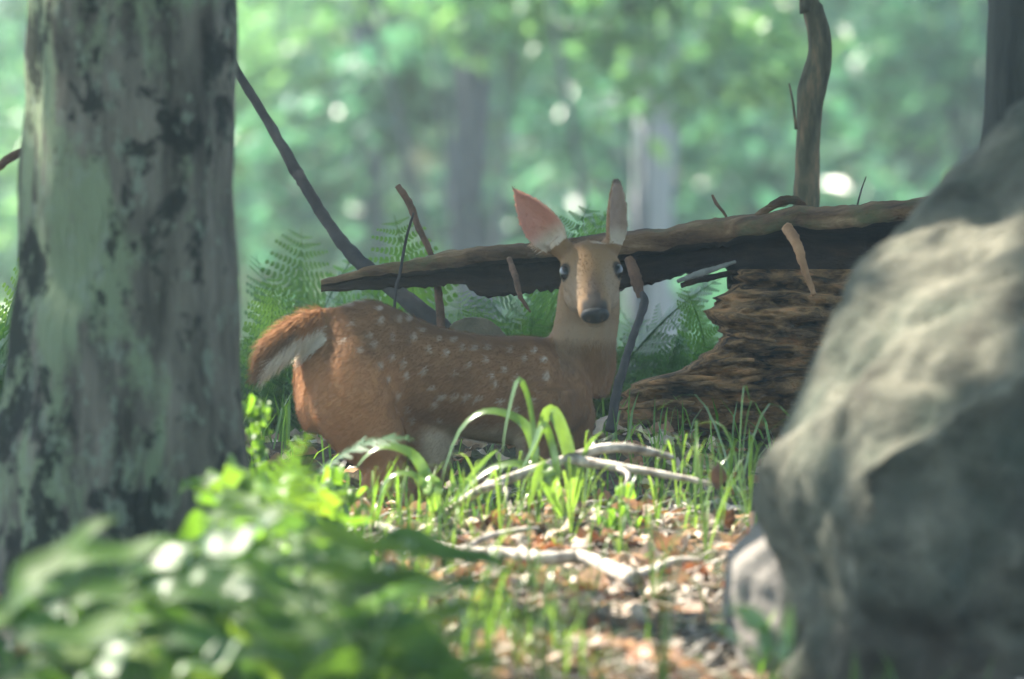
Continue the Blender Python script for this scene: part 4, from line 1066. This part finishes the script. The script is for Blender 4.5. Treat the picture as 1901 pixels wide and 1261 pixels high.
plant(545, 920, 14.7, .2, 40, SMALL, 'low yellow-green small-leaved weed under the fawn\'s rump', None, name='weed', spread=.15, bare=.05)
plant(620, 950, 14.8, .17, 26, SMALL, 'yellow-green weed with rounded leaves under the arching blades', None, name='weed', spread=.28, bare=.1)
plant(1150, 985, 15.1, .09, 8, SMALL, 'tiny two-leaved seedling standing in sunlit litter', None, name='seedling', spread=.2)
plant(660, 990, 14.4, .1, 12, SMALL, 'low green weed beside the slim brown stick', None, name='weed', spread=.3)
# feathery dry frond arching over
e = empty('arching_frond', ground_hit(590, 960), 'yellow-green fern frond arching right above the grass blades', 'fern')
o = obj('frond', FRONDS[1], e); bs = P(575, 890, 15.0) - e.location
st = Vector((0, 0, 0)); v, f = tube([st, bs * .6 + Vector((-.01, 0, 0)), bs], [.003, .003, .002], 5, 6); obj('stalk', mesh_of('stalk', v, f, M['stem']), e)
y = (P(785, 815, 15.0) - P(575, 880, 15.0)).normalized(); zz = Vector((-.1, -.3, 1)); x = y.cross(zz).normalized(); zz = x.cross(y)
mt = Matrix((x, (y - zz * .15).normalized(), zz)).transposed().to_4x4(); mt.translation = bs; o.matrix_local = mt @ Matrix.Diagonal((.55, .62, .62, 1))

# ------------------------------------------------------------------ leaf litter
def dead_leaf_mesh(k):
    n = 7; V = []; F = []; L = .055; W = .035
    c1 = random.uniform(-.9, .9); c2 = random.uniform(-.8, 1.2)
    for i in range(n):
        t = i / (n - 1) - .5; w_ = W * .5 * math.cos(math.pi * t * .97) ** .7 * (1 + .25 * math.cos(t * 25 + k))
        for j in (-1, 0, 1):
            x = j * w_; y = t * L
            V.append((x, y, c1 * y * y * 14 * .5 + c2 * x * x * 22 + .003 * math.sin(9 * t + j)))
    for i in range(n - 1):
        a = i * 3; F += [(a, a + 1, a + 4, a + 3), (a + 1, a + 2, a + 5, a + 4)]
    return mesh_of('fallen_leaf', V, F, M['dead_leaf_obj'])
DL = [dead_leaf_mesh(k) for k in range(8)]
for k in range(170):
    px = random.gauss(1010, 190); py = random.uniform(985, 1250)
    if px < 620 or px > 1370: px = random.uniform(640, 1350)
    p = ground_hit(px, py); 
    o = obj('fallen_leaf', random.choice(DL)); s = random.uniform(.7, 1.3)
    o.location = (p.x, p.y, H(p.x, p.y) + .012); o.rotation_euler = (random.gauss(.1, .5), random.gauss(0, .5), random.uniform(0, 6.28)); o.scale = (s, s, s)
    tag(o, 'curled dead leaf in the sunlit litter around the bleached branch', 'leaf', 'fallen leaves in the sun')
for px, py, rz, s, lab in [(1205, 1062, .3, 1.5, 'upright orange dead leaf behind the fork of the bleached branch'), (1332, 902, .2, .9, 'orange dead leaf at the tip of the dry grey branch')]:
    p = ground_hit(px, py) if py > 1000 else P(px, py, 15.1)
    o = obj('orange_leaf', DL[0]); o.location = p + Vector((0, 0, .015)); o.rotation_euler = (1.2, .2, rz); o.scale = (s, s, s); tag(o, lab, 'leaf')
# uncountable litter
n = 9000
X = rng.uniform(-2.2, 2.2, n); Y = rng.uniform(10.5, 18.2, n)
Z = np.array([H(a, b) for a, b in zip(X, Y)]) + rng.uniform(.002, .02, n)
DV = [np.array([list(q.co) for q in me.vertices]) for me in DL]; DF = np.array([list(p.vertices) for p in DL[0].polygons])
kind = rng.integers(0, len(DL), n); sc_ = rng.uniform(.45, 1.15, n)
ax_, ay_, az_ = rng.normal(0, .55, n), rng.normal(0, .55, n), rng.uniform(0, 6.283, n)
base = np.stack([DV[k] for k in kind]) * sc_[:, None, None]
def rotm(p, i, j, ang):
    c, s_ = np.cos(ang)[:, None], np.sin(ang)[:, None]; q = p.copy()
    q[:, :, i] = c * p[:, :, i] - s_ * p[:, :, j]; q[:, :, j] = s_ * p[:, :, i] + c * p[:, :, j]; return q
base = rotm(rotm(rotm(base, 1, 2, ax_), 0, 2, ay_), 0, 1, az_) + np.stack([X, Y, Z], 1)[:, None, :]
v = base.reshape(-1, 3); f = (DF[None] + (np.arange(n) * len(DV[0]))[:, None, None]).reshape(-1, 4)
o = obj('leaf_litter', mesh_of('leaf_litter', v, f, M['dead_leaf'], False)); o['kind'] = 'stuff'; tag(o, 'brown leaf litter strewn over the forest floor', 'leaf litter')
# pale straw and twig bits among the leaves
bits = []
for k in range(520):
    p = ground_hit(random.uniform(560, 1420), random.uniform(930, 1290)); a = random.gauss(.4, 1.0); l = random.uniform(.02, .08); r_ = random.uniform(.0008, .0022)
    q = Vector((p.x, p.y, H(p.x, p.y) + .014)); dvv = Vector((math.cos(a), math.sin(a) * .6, random.uniform(-.1, .5))) * l
    bits.append(tube([q - dvv * .5, q + Vector((0, 0, .005)), q + dvv * .5], [r_, r_, r_ * .5], 4))
v, f = join(bits); o = obj('straw_bits', mesh_of('straw_bits', v, f, M['dead_pale'])); o['kind'] = 'stuff'; tag(o, 'bits of pale straw and twig in the leaf litter', 'straw')
# low grass as ground cover
n = 9000
X = rng.uniform(-2.0, 2.0, n); Y = rng.uniform(10.8, 18.5, n)
dens = np.array([noise.noise(Vector((a * 1.7, b * 1.7, 5))) for a, b in zip(X, Y)])
sunny = (np.abs(X - .07) < .33) & (Y > 13.2) & (Y < 15.2)
k = (dens > -.05) & ~(sunny & (rng.uniform(size=n) < .85)); X = X[k]; Y = Y[k]; n = len(X)
Z = np.array([H(a, b) for a, b in zip(X, Y)])
az = rng.uniform(0, 6.28, n); hh = rng.uniform(.03, .13, n); rr = rng.uniform(.01, .07, n); wv = rng.uniform(.0015, .0035, n)
dv = np.stack([np.cos(az), np.sin(az), 0 * az], 1); sv = np.stack([-np.sin(az), np.cos(az), 0 * az], 1)
B = np.stack([X, Y, Z - .005], 1)
mid = B + dv * (rr * .4)[:, None] + np.array([0, 0, 1]) * (hh * .65)[:, None]
tip = B + dv * rr[:, None] + np.array([0, 0, 1]) * hh[:, None]
VV = np.stack([B - sv * wv[:, None], B + sv * wv[:, None], mid + sv * wv[:, None], mid - sv * wv[:, None], tip], 1).reshape(-1, 3)
i5 = np.arange(n) * 5
FF = [(a, a + 1, a + 2, a + 3) for a in i5] + [(a + 3, a + 2, a + 4) for a in i5]
o = obj('ground_grass', mesh_of('ground_grass', VV, FF, M['grass'], False)); o['kind'] = 'stuff'; tag(o, 'thin green grass scattered over the forest floor', 'grass')
# low leafy ground cover on the far slope
n = 16000
Y = 19 + 50 * rng.uniform(size=n) ** .8; X = rng.uniform(-1, 1, n) * (Y * .0594 * 1.5 + 1)
Z = np.array([H(a, b) for a, b in zip(X, Y)]) + rng.uniform(0, .35, n)
v, f = leaf_cloud(np.stack([X, Y, Z], 1), .13)
o = obj('ground_cover', mesh_of('ground_cover', v, f, M['leaf_far_dark'], False)); o['kind'] = 'stuff'; tag(o, 'low leafy ground cover on the far slope', 'ground cover')

# ------------------------------------------------------------------ haze
m, t, out = mat('forest_haze')
pvn = N(t, 'ShaderNodeVolumePrincipled'); pvn.inputs['Color'].default_value = (.80, .97, .89, 1); pvn.inputs['Density'].default_value = HAZE_DENSITY; pvn.inputs['Anisotropy'].default_value = .25
t.links.new(pvn.outputs[0], out.inputs['Volume'])
x0, x1, y0, y1, z0, z1 = -115, 115, -45, 175, -5, 42
V = [(x, y, z) for x in (x0, x1) for y in (y0, y1) for z in (z0, z1)]
F = [(0, 1, 3, 2), (4, 6, 7, 5), (0, 4, 5, 1), (2, 3, 7, 6), (0, 2, 6, 4), (1, 5, 7, 3)]
o = obj('haze', mesh_of('haze', V, F, m, False)); o['kind'] = 'stuff'; tag(o, 'thin pale haze hanging in the forest air', 'haze')
